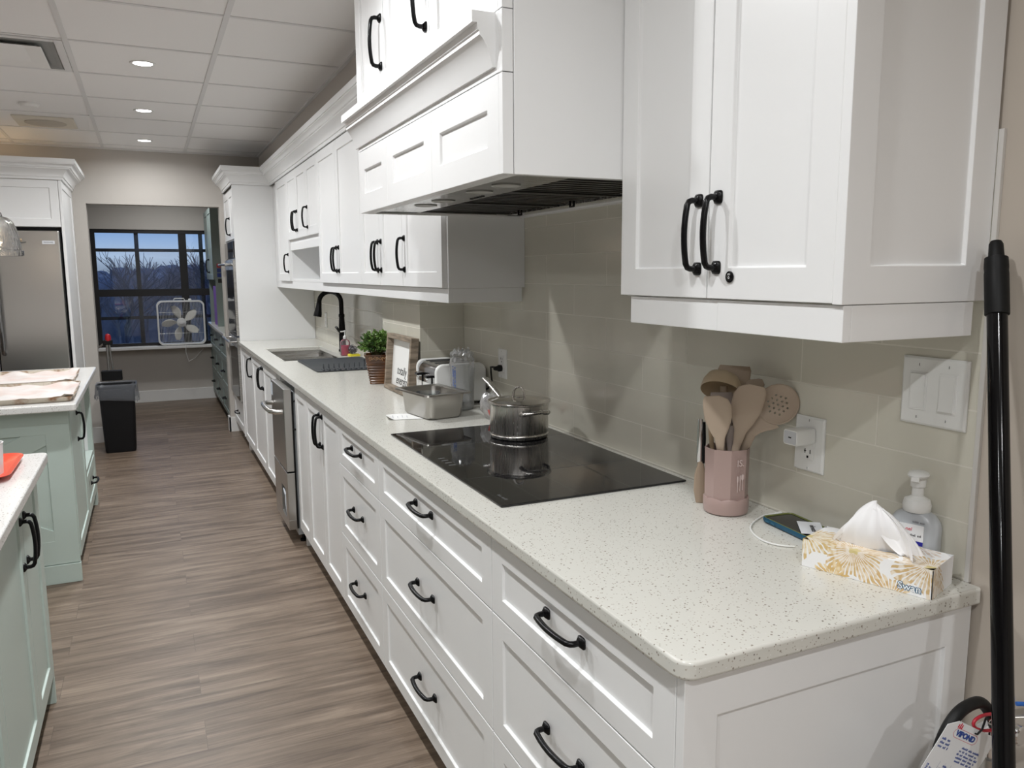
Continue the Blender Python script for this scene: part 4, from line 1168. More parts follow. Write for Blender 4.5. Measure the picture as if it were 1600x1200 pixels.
# picture frame leaning on the tiled pier
t = thing('picture_frame', 'weathered wood box frame with a white handwritten print, leaning on the tiled pier', 'picture frame', (-.235, 2.67, .915))
WOOD = mat('weathered grey wood', (.22, .17, .12), .7)
noise_col(WOOD, (.13, .10, .07), (.30, .24, .18), (6, 6, 40), 2, 6)
X = Matrix.Translation((-.262, 2.665, .9156)) @ Matrix.Rotation(math.radians(5), 4, 'Y')
fy, fzh, dp = .195, .268, .036
m = M(X); m.box(-dp/2, dp/2, -fy, -fy+.022, 0, fzh); m.box(-dp/2, dp/2, fy-.022, fy, 0, fzh); m.box(-dp/2, dp/2, -fy+.022, fy-.022, 0, .022); m.box(-dp/2, dp/2, -fy+.022, fy-.022, fzh-.022, fzh)
link('frame', m, WOOD, t, bevel=.001)
link('print', M(X).box(dp/2-.006, dp/2-.004, -fy+.022, fy-.022, .022, fzh-.022), mat('white print paper', (.82, .82, .80), .4), t)
INK = mat('black ink', (.03, .03, .03), .6)
for s_, z in (('totally I', .098), ('energize', .052)):
    o = X @ Vector((dp/2-.0065, 0, z)); text('lettering', s_, .058, o, (0, -1, 0), X.to_3x3() @ Vector((0, 0, 1)), INK, t, shear=.25)

# toaster
t = thing('toaster', 'chrome four-slot toaster with rounded white end panels, against the tiled pier', 'toaster', (-.125, 2.33, .915))
def endp(y0, y1, g=0.0):
    r = .035; pts = []
    x0, x1, z0, z1 = -.238-g, -.012+g, .928-g, 1.092+g
    for cx, cz, a0 in ((x1-r, z1-r, 0), (x0+r, z1-r, PI/2), (x0+.012, z0+.012, PI), (x1-.012, z0+.012, 1.5*PI)):
        rr2 = r if cz > 1 else .012
        for k in range(7): a = a0+k*PI/12; pts.append((cx+rr2*math.cos(a), cz+rr2*math.sin(a)))
    return M().rings([[(x, y0, z) for x, z in pts], [(x, y1, z) for x, z in pts]])
link('end_panel', endp(2.205, 2.226), PLAST, t, bevel=.006, bseg=3, smooth=40)
link('end_panel', endp(2.462, 2.480), PLAST, t, bevel=.005, bseg=3, smooth=40)
link('shell', endp(2.2265, 2.4615, -.006), mat('toaster chrome', (.55, .56, .58), .14, 1.0), t, smooth=40)
m = M()
for y in (2.265, 2.32, 2.385, 2.435): m.box(-.20, -.045, y-.011, y+.011, 1.083, 1.0875)
link('slots', m, DARK, t)
link('control_strip', M().box(-.2345, -.231, 2.23, 2.458, .94, 1.0), PLAST, t)
for y in (2.275, 2.40):
    link('lever', M().rings([[(-.262, y-.018, 1.030), (-.262, y+.018, 1.030), (-.262, y+.018, 1.040), (-.262, y-.018, 1.040)], [(-.231, y-.008, 1.030), (-.231, y+.008, 1.030), (-.231, y+.008, 1.040), (-.231, y-.008, 1.040)]]), BLACK, t, bevel=.002)
    link('dial', M().lathe([(.013, -.2315), (.013, -.243), (.009, -.246), (.001, -.246)], (0, y+.045, 1.028), 18, ax='x'), CHROME, t, smooth=True)
    link('guide', M().box(-.2355, -.232, y-.004, y+.004, .945, 1.03), BLACK, t)
for x, y in ((-.22, 2.23), (-.03, 2.23), (-.22, 2.45), (-.03, 2.45)): link('foot', M().lathe([(.010, .9155), (.010, .929)], (x, y, 0), 12), RUBBER, t)
m = M(); m.tube([(-.012, 2.30, .95), (.0-.006, 2.20, .98), (-.012, 2.145, 1.02), (-.022, 2.13, 1.06), (-.034, 2.105, 1.083), (-.036, 2.08, 1.086), (-.028, 2.06, 1.086)], .004, 8)
link('cord', m, RUBBER, t, smooth=True)
pl = M(); pl.lathe([(.013, -.0092), (.014, -.022), (.010, -.028), (.008, -.040), (.004, -.044)], (0, 2.052, 1.083), 16, ax='x'); link('plug', pl, RUBBER, t, smooth=True)

# ------------------------------------------------------------------ things around the cooktop
PX = Matrix.Translation((-.309, 2.046, .9155)) @ Matrix.Rotation(math.atan2(-.276, .045), 4, 'Z')
t = thing('steel_pan', 'deep rectangular stainless food pan on the worktop beside the cooktop', 'pan', (-.309, 2.046, .915))
t_in = [(.128, .082, .002, .02), (.136, .090, .010, .028)]
m = M(PX)
rings = [rrect(0, 0, .104, .068, 0, .028), rrect(0, 0, .113, .077, .010, .032), rrect(0, 0, .122, .085, .098, .034), rrect(0, 0, .126, .089, .1005, .03), rrect(0, 0, .139, .101, .1005, .020), rrect(0, 0, .1405, .1025, .095, .020),
         rrect(0, 0, .139, .101, .0985, .020), rrect(0, 0, .126, .089, .0985, .03), rrect(0, 0, .119, .082, .096, .034), rrect(0, 0, .110, .074, .011, .032), rrect(0, 0, .102, .066, .002, .03)]
m.rings(rings, True, True)
link('pan', m, PANST, t, smooth=45)
def loc(x, y, z): return PX @ Vector((x, y, z))
t = thing('glass_bowl', 'upturned clear glass bowls lying inside the stainless food pan', 'bowl', loc(.02, 0, .003))
for dx, dz, nm in ((.052, .0, 'bowl'), (-.050, .0, 'bowl')):
    c = loc(dx, .006, 0); m = M()
    m.lathe([(.034, .922), (.042, .955), (.047, .995), (.049, 1.000), (.047, 1.000), (.040, .955), (.032, .925), (.001, .924)], (c.x, c.y, 0), 28, True, True)
    if dx > 0: link('bowl', m, BOWLG, t, smooth=50)
    else:
        tag(link('glass_bowl', m, BOWLG, at=(c.x, c.y, .92), smooth=50), 'clear glass bowl in the far end of the stainless food pan', 'bowl')
t['label'] = 'clear glass bowl in the near end of the stainless food pan'
RC = mat('receipt paper', (.84, .84, .82), .6)
X = xf(-.425, 2.05, .9157, -.25)
m = M(X)
def pap(u, v):
    x = (u-.5)*.14; y = (v-.5)*.115; z = .0006+.012*max(0, (abs(u-.12)-.0)*0)+(.018*(1-u/.18) if u < .18 else 0)*(1-v)*.9+.002*math.sin(4*u)*v
    return (x, y, z)
m.grid(pap, 14, 8)
o = tag(link('paper_slip', m, RC, at=(-.43, 2.05, .9155), smooth=80), 'creased white slip of paper under the edge of the stainless food pan', 'paper')
m = M(X); 
for k in range(4): m.box(-.045+k*.018, -.043+k*.018, -.03, .02-(k % 2)*.015, .0030, .0033)
link('print', m, mat('grey print', (.45, .45, .5), .6), o)

# saucepan with lid
cx, cy = -.187, 1.508
t = thing('saucepan', 'stainless lidded saucepan with a long handle standing on the cooktop', 'saucepan', (cx, cy, .9205))
POTM = steel('saucepan steel', (.60, .58, .55), .30, (220, 220, 4), .10)
R_ = .099; z0 = .9212
link('pot', M().lathe([(R_-.010, z0), (R_-.003, z0+.003), (R_-.001, z0+.010), (R_+.0005, z0+.012), (R_-.001, z0+.014), (R_-.001, z0+.020), (R_, z0+.022), (R_, z0+.112), (R_+.004, z0+.116), (R_+.004, z0+.118), (R_-.003, z0+.117), (R_-.004, z0+.02), (R_-.012, z0+.006), (.001, z0+.005)], (cx, cy, 0), 64), POTM, t, smooth=40)
hd = Vector((-.03, 1.0, 0)).normalized(); sd = Vector((hd.y, -hd.x, 0)); zt = Vector((0, 0, 1))
B_ = Vector((cx, cy, z0))
m = M(); pts = []
for q, hh in ((.094, .098), (.115, .101), (.14, .108), (.18, .128), (.23, .150), (.27, .163), (.285, .163)): pts.append(B_+hd*q+zt*hh)
m.tube(pts, [(.010, .014), (.007, .008), (.007, .006), (.010, .006), (.013, .007), (.013, .007), (.008, .004)], 14)
link('long_handle', m, POTM, t, smooth=60)
m = M()
hs = [B_-hd*(R_-.014)-sd*.044+zt*.088, B_-hd*(R_+.008)-sd*.048+zt*.091, B_-hd*(R_+.024)-sd*.040+zt*.096, B_-hd*(R_+.032)+zt*.099, B_-hd*(R_+.024)+sd*.040+zt*.096, B_-hd*(R_+.008)+sd*.048+zt*.091, B_-hd*(R_-.014)+sd*.044+zt*.088]
rot = Matrix.Rotation(math.radians(4), 4, 'Z')
hs = [B_+(rot @ (p-B_)) for p in hs]
m.tube(hs, [.0080, .0068, .006, .006, .006, .0068, .0080], 12)
link('loop_handle', m, POTM, t, smooth=60)
lid = link('lid', M().lathe([(R_+.006, z0+.1185), (R_+.011, z0+.121), (R_+.010, z0+.1225), (R_+.003, z0+.1225), (R_-.004, z0+.120), (R_-.010, z0+.122), (R_-.03, z0+.127), (R_-.06, z0+.1315), (.001, z0+.133)], (cx, cy, 0), 64), mat('mirror lid steel', (.62, .60, .58), .10, 1.0), t, smooth=40)
m = M(); k2 = []
for k in range(11):
    a = PI*k/10; k2.append(Vector((cx, cy, z0+.131))+Vector((.86, -.5, 0)).normalized()*.019*math.cos(a)+zt*.036*math.sin(a)**.7)
m.tube(k2, [(.0045, .0035)]*11, 10); m.lathe([(.016, z0+.131), (.014, z0+.134), (.001, z0+.135)], (cx, cy, 0), 20)
link('knob', m, mat('mirror lid steel', (.62, .60, .58), .10, 1.0), lid, smooth=60)

# sleeve of clear cups in a plastic bag
t = thing('cup_sleeve', 'sleeve of clear disposable cups in a plastic bag, in front of the toaster', 'cup stack', (-.150, 2.115, .915))
sx_, sy_ = -.152, 2.125
m = M(); prof = []
for k in range(13):
    z = .918+k*.0145; r = .035+.0008*k; prof += [(r, z), (r+.0035, z+.009), (r+.004, z+.0135)]
m.lathe(prof, (sx_, sy_, 0), 28, True, False); link('cups', m, glassy('stacked clear cups', (.93, .95, .95), .12, .9, .16), t, smooth=25)
rr_ = random.Random(4); m = M(); rs = []; wv = [rr_.uniform(-1, 1) for _ in range(40)]
for q, (r, z) in enumerate(((.040, .9165), (.046, .93), (.047, .99), (.048, 1.05), (.051, 1.10), (.048, 1.118), (.040, 1.13), (.044, 1.142), (.030, 1.152), (.034, 1.160))):
    am = .002+.0016*max(0, q-3); rs.append([(sx_+math.cos(2*PI*i/40)*(r+am*wv[(i*(q+1)) % 40]), sy_+math.sin(2*PI*i/40)*(r+am*wv[(i*3+q) % 40]), z+am*.8*wv[(i*7+q) % 40]*(1 if q else 0)) for i in range(40)])
m.rings(rs, True, False); link('bag', m, glassy('crinkled clear bag', (.95, .95, .95), .14, 1.0, .24), t, smooth=25)
BLU = mat('blue bag print', (.05, .12, .40), .5)
for i, (dz, s_) in enumerate(((1.035, 0), (1.03, 0))):
    a = PI*1.13+i*.20; d = Vector((math.cos(a), math.sin(a), 0)); dashes('print', .12, .013-.003*i, (sx_+d.x*.0525, sy_+d.y*.0525, dz), (0, 0, 1), (d.y, -d.x, 0), BLU, t, 5+i)
# small printed plastic bag behind the saucepan
t = thing('plastic_bag', 'crumpled clear plastic bag with red print behind the saucepan', 'plastic bag', (-.12, 1.86, .915))
m = M()
def bg_(u, v):
    a = 2*PI*u; r = .052*math.sin(PI*min(.98, .12+v*.80))**.5*(1+.10*math.sin(5*a+6*v)+.06*math.sin(9*a-4*v))
    return (-.115+r*math.cos(a)*1.05-.02*v, 1.86+r*math.sin(a)*.9, .917+.098*v+.004*math.sin(7*a)*v)
m.grid(bg_, 40, 12); link('bag', m, glassy('thin crinkled film', (.93, .92, .92), .10, .9, .22), t, smooth=60)
m = M(); m.grid(lambda u, v: (-.160+.03*u-.012*v, 1.815-.008*math.sin(PI*u), .925+.035*v), 6, 4); link('print', m, mat('red bag print', (.62, .10, .09), .5), t, smooth=60)

# ------------------------------------------------------------------ utensil crock
KX, KY = -.108, .548
PINK = mat('dusty pink plastic', (.385, .275, .25), .38)
t = thing('utensil_crock', 'dusty pink faceted utensil crock holding the cooking utensils near the outlet', 'utensil holder', (KX, KY, .915))
def oct_(r, z, f, n=40):
    out = []
    for k in range(n):
        a = 2*PI*k/n+.3; q = (a-.3) % (PI/4)-PI/8
        rad = r*((1-f)+f*math.cos(PI/8)/math.cos(q)*1.02); out.append((KX+rad*math.cos(a)*1.04, KY+rad*math.sin(a)*.98, z))
    return out
m = M(); m.rings([oct_(.0475, .950, .9), oct_(.0480, 1.00, .95), oct_(.0495, 1.066, .8), oct_(.050, 1.069, .7), oct_(.0475, 1.069, .7), oct_(.045, 1.00, .9), oct_(.043, .93, .9)], False, False)
link('sleeve', m, PINK, t, smooth=20)
m = M(); n = 96; rs = []
def wavy(r, zf): return [(KX+r*math.cos(2*PI*k/n), KY+r*math.sin(2*PI*k/n), zf(2*PI*k/n)) for k in range(n)]
wz = lambda a: .951+.0045*abs(math.sin(a*4+.5))**.7
m.rings([wavy(.046, lambda a: .9158), wavy(.050, lambda a: .919), wavy(.0515, lambda a: .93), wavy(.0515, lambda a: wz(a)-.003), wavy(.0500, wz), wavy(.044, lambda a: wz(a)-.001), wavy(.043, lambda a: .922)], True, True)
link('base', m, PINK, t, smooth=40)
WP = mat('pale print on the crock', (.62, .50, .48), .5)
ca = math.atan2(-.8504-KY, -1.2988-KX)+.62
d = Vector((math.cos(ca), math.sin(ca), 0)); ux = Vector((-d.y, d.x, 0))
text('lettering', 'IS.', .021, (KX+d.x*.0515, KY+d.y*.0515, 1.040), ux, (0, 0, 1), WP, t)
m = M()
for k, hw in ((-1, .0022), (0, .0016), (1, .0034)):
    o_ = Vector((KX, KY, 0))+d*.0512+ux*(k*.0065)
    m.loft([(0, .0007, .0003, 0, 0), (.022, .0007, .0003, 0, 0), (.026, hw, .0003, 0, 0), (.034, hw, .0003, 0, 0), (.037, .0008, .0003, 0, 0)], o_+Vector((0, 0, .976+.002*k)), (0, 0, 1), ux, d, 8)
link('cutlery_icons', m, WP, t)

TAN = mat('beige silicone', (.44, .345, .265), .5)
TAN2 = mat('darker beige silicone', (.36, .275, .20), .5)
MAU = mat('mauve grey silicone', (.33, .275, .25), .5)
GRP = 'cooking utensils in the pink crock'
def util(name, label, tip, foot, st, material, nrm=None, seg=22, extra=None):
    """tip/foot are room points; stations run 0 (foot) .. 1 (tip)"""
    tip, foot = Vector(tip), Vector(foot); ax = tip-foot; L = ax.length; a = ax.normalized()
    n = Vector(nrm if nrm else (CAM[0]-tip.x, CAM[1]-tip.y, .25*0)).normalized(); w_ = a.cross(n).normalized(); n = w_.cross(a).normalized()
    t = thing(name, label, 'kitchen utensil', foot, GRP)
    m = M(); m.loft([(s*L, hw, ht, dw, dn) for s, hw, ht, dw, dn in st], foot, a, w_, n, seg)
    link(name.split('_')[-1] if False else 'body', m, material, t, smooth=50)
    return t, a, w_, n, L, foot
SPAT = [(0, .006, .005, 0, 0), (.35, .0065, .0055, 0, 0), (.52, .0085, .006, 0, 0), (.62, .012, .005, 0, 0), (.70, .022, .004, 0, 0), (.80, .030, .0035, 0, .001), (.90, .031, .003, 0, .002), (.965, .027, .0022, -.003, .003), (1.0, .016, .0012, -.010, .003)]
util('spatula', 'beige silicone spatula leaning furthest left in the pink crock', (-.172, .515, 1.198), (-.108, .552, .930), SPAT, TAN)
util('spatula', 'larger beige silicone spatula standing in the middle front of the pink crock', (-.085, .500, 1.218), (-.120, .548, .932), [(s, hw*1.12, ht, -dw, dn) for s, hw, ht, dw, dn in SPAT], TAN)
util('turner', 'beige square-ended turner rising highest behind the ladle in the crock', (-.050, .600, 1.248), (-.098, .566, .932), [(0, .006, .005, 0, 0), (.60, .0065, .0045, 0, 0), (.70, .016, .003, 0, 0), (.76, .034, .0025, 0, 0), (.97, .038, .002, 0, 0), (1.0, .034, .0012, 0, 0)], TAN2)
util('turner', 'brown-grey angled turner tip showing behind the slotted skimmer', (-.022, .570, 1.222), (-.088, .566, .932), [(0, .006, .005, 0, 0), (.66, .0065, .0045, 0, 0), (.76, .018, .003, 0, 0), (.96, .026, .002, .004, 0), (1.0, .004, .001, .018, 0)], TAN2)
util('slotted_turner', 'mauve grey slotted spatula between the two beige spatulas', (-.108, .575, 1.192), (-.104, .560, .932), [(0, .006, .005, 0, 0), (.45, .007, .005, 0, 0), (.6, .012, .004, 0, 0), (.72, .024, .003, 0, 0), (.92, .028, .0025, 0, 0), (1.0, .024, .0015, 0, 0)], MAU)
t, a, w_, n_, L, f0 = util('pasta_server', 'mauve grey slotted fork below the skimmer in the pink crock', (-.060, .548, 1.148), (-.105, .548, .932), [(0, .006, .005, 0, 0), (.5, .006, .005, 0, 0), (.66, .012, .005, 0, 0), (.8, .020, .004, 0, 0), (.92, .020, .0035, 0, 0), (1.0, .010, .002, 0, 0)], MAU)
for k in (-1, 0, 1):
    c = f0+a*(L*.84)+w_*(k*.009)
    link('slot', M().loft([(-.018, .0006, .0045, 0, 0), (0, .0022, .0045, 0, 0), (.016, .0012, .0045, 0, 0)], c, a, w_, n_, 8), DARK, t)
util('spatula', 'slim mauve grey scraper handle right of centre in the pink crock', (-.105, .535, 1.120), (-.098, .548, .932), [(0, .006, .005, 0, 0), (.6, .008, .005, 0, 0), (.85, .014, .004, 0, 0), (1.0, .006, .002, 0, 0)], MAU)
util('wooden_spoon', 'brown wooden handle standing behind the left spatula in the crock', (-.131, .583, 1.112), (-.118, .570, .932), [(0, .005, .005, 0, 0), (1.0, .0055, .0055, 0, 0)], mat('brown wood', (.28, .20, .12), .6))
# ladle: stem plus a hollow bowl tipped towards the camera
t, a, w_, n_, L, f0 = util('ladle', 'beige ladle with its hollow bowl tipped down over the left spatula', (-.098, .580, 1.205), (-.100, .556, .932), [(0, .006, .005, 0, 0), (.6, .007, .005, 0, 0), (.88, .009, .005, 0, 0), (1.0, .008, .004, -.0, 0)], TAN2)
lc = Vector((-.120, .562, 1.197)); up = Vector((.46, .40, .79)).normalized(); u1 = up.cross(Vector((0, 1, 0))).normalized(); u2 = up.cross(u1)
m = M(); rs = []
for r, z in ((.0500, -.002), (.0505, .002), (.047, .020), (.038, .036), (.022, .045), (.002, .048), (.020, .042), (.036, .033), (.0445, .018), (.0478, .001), (.0500, -.002)):
    rs.append([lc+u1*math.cos(2*PI*k/36)*r+u2*math.sin(2*PI*k/36)*r*.86+up*z for k in range(36)])
m.rings(rs, False, False); link('bowl', m, TAN2 if False else mat('ladle beige silicone', (.45, .35, .235), .5), t, smooth=70)
# skimmer: shallow disc with real holes
t, a, w_, n_, L, f0 = util('skimmer', 'large beige skimmer with a perforated round head leaning right towards the outlet', (-.066, .517, 1.108), (-.115, .553, .932), [(0, .0065, .005, 0, 0), (.5, .008, .006, 0, 0), (.85, .011, .006, 0, 0), (1.0, .013, .005, 0, 0)], TAN)
sc_ = Vector((-.028, .478, 1.172)); nrm = Vector((-.80, -.56, .12)).normalized(); sa = Vector((.50, -.52, .70)); sa = (sa-nrm*sa.dot(nrm)).normalized(); sb_ = nrm.cross(sa)
holes = []
for i in range(-3, 4):
    for j in range(-3, 4):
        x, y = (i+(j % 2)*.5)*.0118, j*.0100
        if x*x+y*y < .027**2: holes.append((x-.002, y))
m = M(); NR, NA = 44, 96
def hit(x, y): return any((x-hx)**2+(y-hy)**2 < .0023**2 for hx, hy in holes)
vs = {}
G_ = 150
def sk(i, j):
    x, y = (i/G_-.5)*.1, (j/G_-.5)*.1
    if (i, j) not in vs:
        r2 = (x*x+y*y)/.046**2; vs[(i, j)] = m.v(sc_+sa*x+sb_*y-nrm*(.010*(1-min(r2, 1))))
    return vs[(i, j)]
for i in range(G_):
    for j in range(G_):
        x, y = ((i+.5)/G_-.5)*.1, ((j+.5)/G_-.5)*.1
        if x*x/.046**2+y*y/.043**2 < 1 and not hit(x, y): m.f([sk(i, j), sk(i+1, j), sk(i+1, j+1), sk(i, j+1)])
link('head', m, TAN, t, solid=.003, smooth=60)
m = M(); m.tube([sc_+sa*.0455*math.cos(q)+sb_*.0425*math.sin(q) for q in [2*PI*k/48 for k in range(48)]], .0026, 8, loop=True)
p0 = sc_-sa*.044; m.loft([(0, .012, .005, 0, 0), (.014, .015, .004, 0, 0), (.028, .022, .003, 0, 0), (.042, .031, .0022, 0, -.002), (.054, .036, .0015, 0, -.004)], Vector((-.066, .517, 1.104)), (sc_-Vector((-.066, .517, 1.104))).normalized(), sb_, nrm, 16)
link('rim', m, TAN, t, smooth=60)
# tongs standing head down behind the crock
t = thing('tongs', 'steel tongs with a dark grip and beige silicone head standing left behind the crock', 'tongs', (-.120, .628, .915))
tx, ty = -.120, .628
m = M(); m.loft([(0, .009, .003, 0, 0), (.03, .015, .003, 0, 0), (.07, .014, .004, 0, 0), (.092, .008, .004, 0, 0), (.102, .006, .004, 0, 0)], (tx, ty, .9156), (0, 0, 1), (.8, -.6, 0), (-.6, -.8, 0), 18); link('head', m, TAN2, t, smooth=60)
m = M(); m.loft([(0, .0065, .003, -.003, 0), (.06, .007, .003, -.003, 0), (.105, .006, .003, -.003, 0)], (tx, ty, 1.016), (0, 0, 1), (.8, -.6, 0), (-.6, -.8, 0), 14); link('arm', m, CHROME, t, smooth=60)
m = M(); m.loft([(0, .0045, .005, .006, -.001), (.06, .005, .005, .006, -.001), (.10, .004, .004, .005, -.001)], (tx, ty, 1.014), (0, 0, 1), (.8, -.6, 0), (-.6, -.8, 0), 14); link('grip', m, BLACK, t, smooth=60)

# ------------------------------------------------------------------ charger, cable, phone, card
t = thing('wall_charger', 'white phone charger block plugged into the outlet right of the crock', 'charger', (-.03, .404, 1.113))
def rbx(x, hy, hz, r): return [(x, .404+a, 1.113+b) for a, b, _ in rrect(0, 0, hy, hz, 0, r)]
link('block', M().rings([rbx(-.0092, .0205, .0170, .006), rbx(-.058, .0205, .0170, .006), rbx(-.0605, .0195, .0160, .006)]), PLAST, t, smooth=40)
link('face', M().rings([rbx(-.0604, .0172, .0137, .004), rbx(-.0610, .0172, .0137, .004)]), mat('pale grey plastic', (.55, .56, .58), .35), t)
link('port', M().box(-.0614, -.0609, .4005, .4085, 1.1115, 1.1145), DARK, t)
t = thing('charging_cable', 'thin white charging cable curling from the crock side to under the tissue box', 'cable', (-.12, .38, .915))
ctl = [(-.024, .4735, .9190), (-.060, .474, .9186), (-.106, .453, .9178), (-.143, .424, .9176), (-.166, .388, .9176), (-.177, .353, .9176), (-.175, .325, .9176), (-.160, .303, .9176), (-.146, .292, .9176)]
def smoothp(P, n=5):
    P = [Vector(p) for p in P]; out = []
    for i in range(len(P)-1):
        a, b, c, d_ = P[max(i-1, 0)], P[i], P[i+1], P[min(i+2, len(P)-1)]
        for k in range(n):
            q = k/n; out.append(.5*((2*b)+(-a+c)*q+(2*a-5*b+4*c-d_)*q*q+(-a+3*b-3*c+d_)*q**3))
    return out+[P[-1]]
link('wire', M().tube(smoothp(ctl), .0019, 8), PLAST, t, smooth=True)
link('plug', M().loft([(0, .0042, .0024, 0, 0), (.017, .0042, .0024, 0, 0)], (-.026, .4735, .9190), (1, .05, 0), (0, 1, 0), (0, 0, 1), 12), PLAST, t, smooth=True)
PM = xf(-.0560, .372, .9157, math.radians(-96)) 
t = thing('phone', 'phone in a teal blue case lying face up against the tiled wall', 'phone', (-.056, .372, .915))
link('case', M(PM).rings([rrect(0, 0, .070, .034, 0, .010), rrect(0, 0, .0765, .040, .0025, .013), rrect(0, 0, .0775, .041, .008, .013), rrect(0, 0, .0765, .040, .0125, .012), rrect(0, 0, .0735, .037, .0125, .010), rrect(0, 0, .0735, .037, .0100, .010)]), mat('teal blue rubber case', (.006, .075, .14), .45), t, smooth=40)
link('inner_rim', M(PM).rings([rrect(0, 0, .0755, .039, .0126, .0115), rrect(0, 0, .0735, .037, .0130, .010), rrect(0, 0, .0725, .036, .0110, .009)], False, False), mat('olive rim', (.16, .18, .04), .5), t, smooth=50)
link('screen', M(PM).rings([rrect(0, 0, .0725, .036, .0102, .009), rrect(0, 0, .0725, .036, .0108, .009)]), DGLASS, t)
m = M(PM)
for x in (-.052, -.034): m.box(x-.006, x+.006, -.0425, -.0405, .005, .0085)
link('side_buttons', m, mat('teal button', (.02, .12, .20), .5), t, bevel=.0008)
CM = xf(-.054, .340, .9288, math.radians(-128))
t = thing('business_card', 'white card with black lettering lying on the phone', 'card', (-.054, .340, .929))
link('card', M(CM).box(-.0415, .0415, -.024, .024, 0, .0004), mat('card white', (.78, .80, .84), .5), t)
cr3 = CM.to_3x3(); text('lettering', 'elevate', .0155, CM @ Vector((.004, .004, .0005)), cr3 @ Vector((1, 0, 0)), cr3 @ Vector((0, 1, 0)), INK, t, bold=.0003)

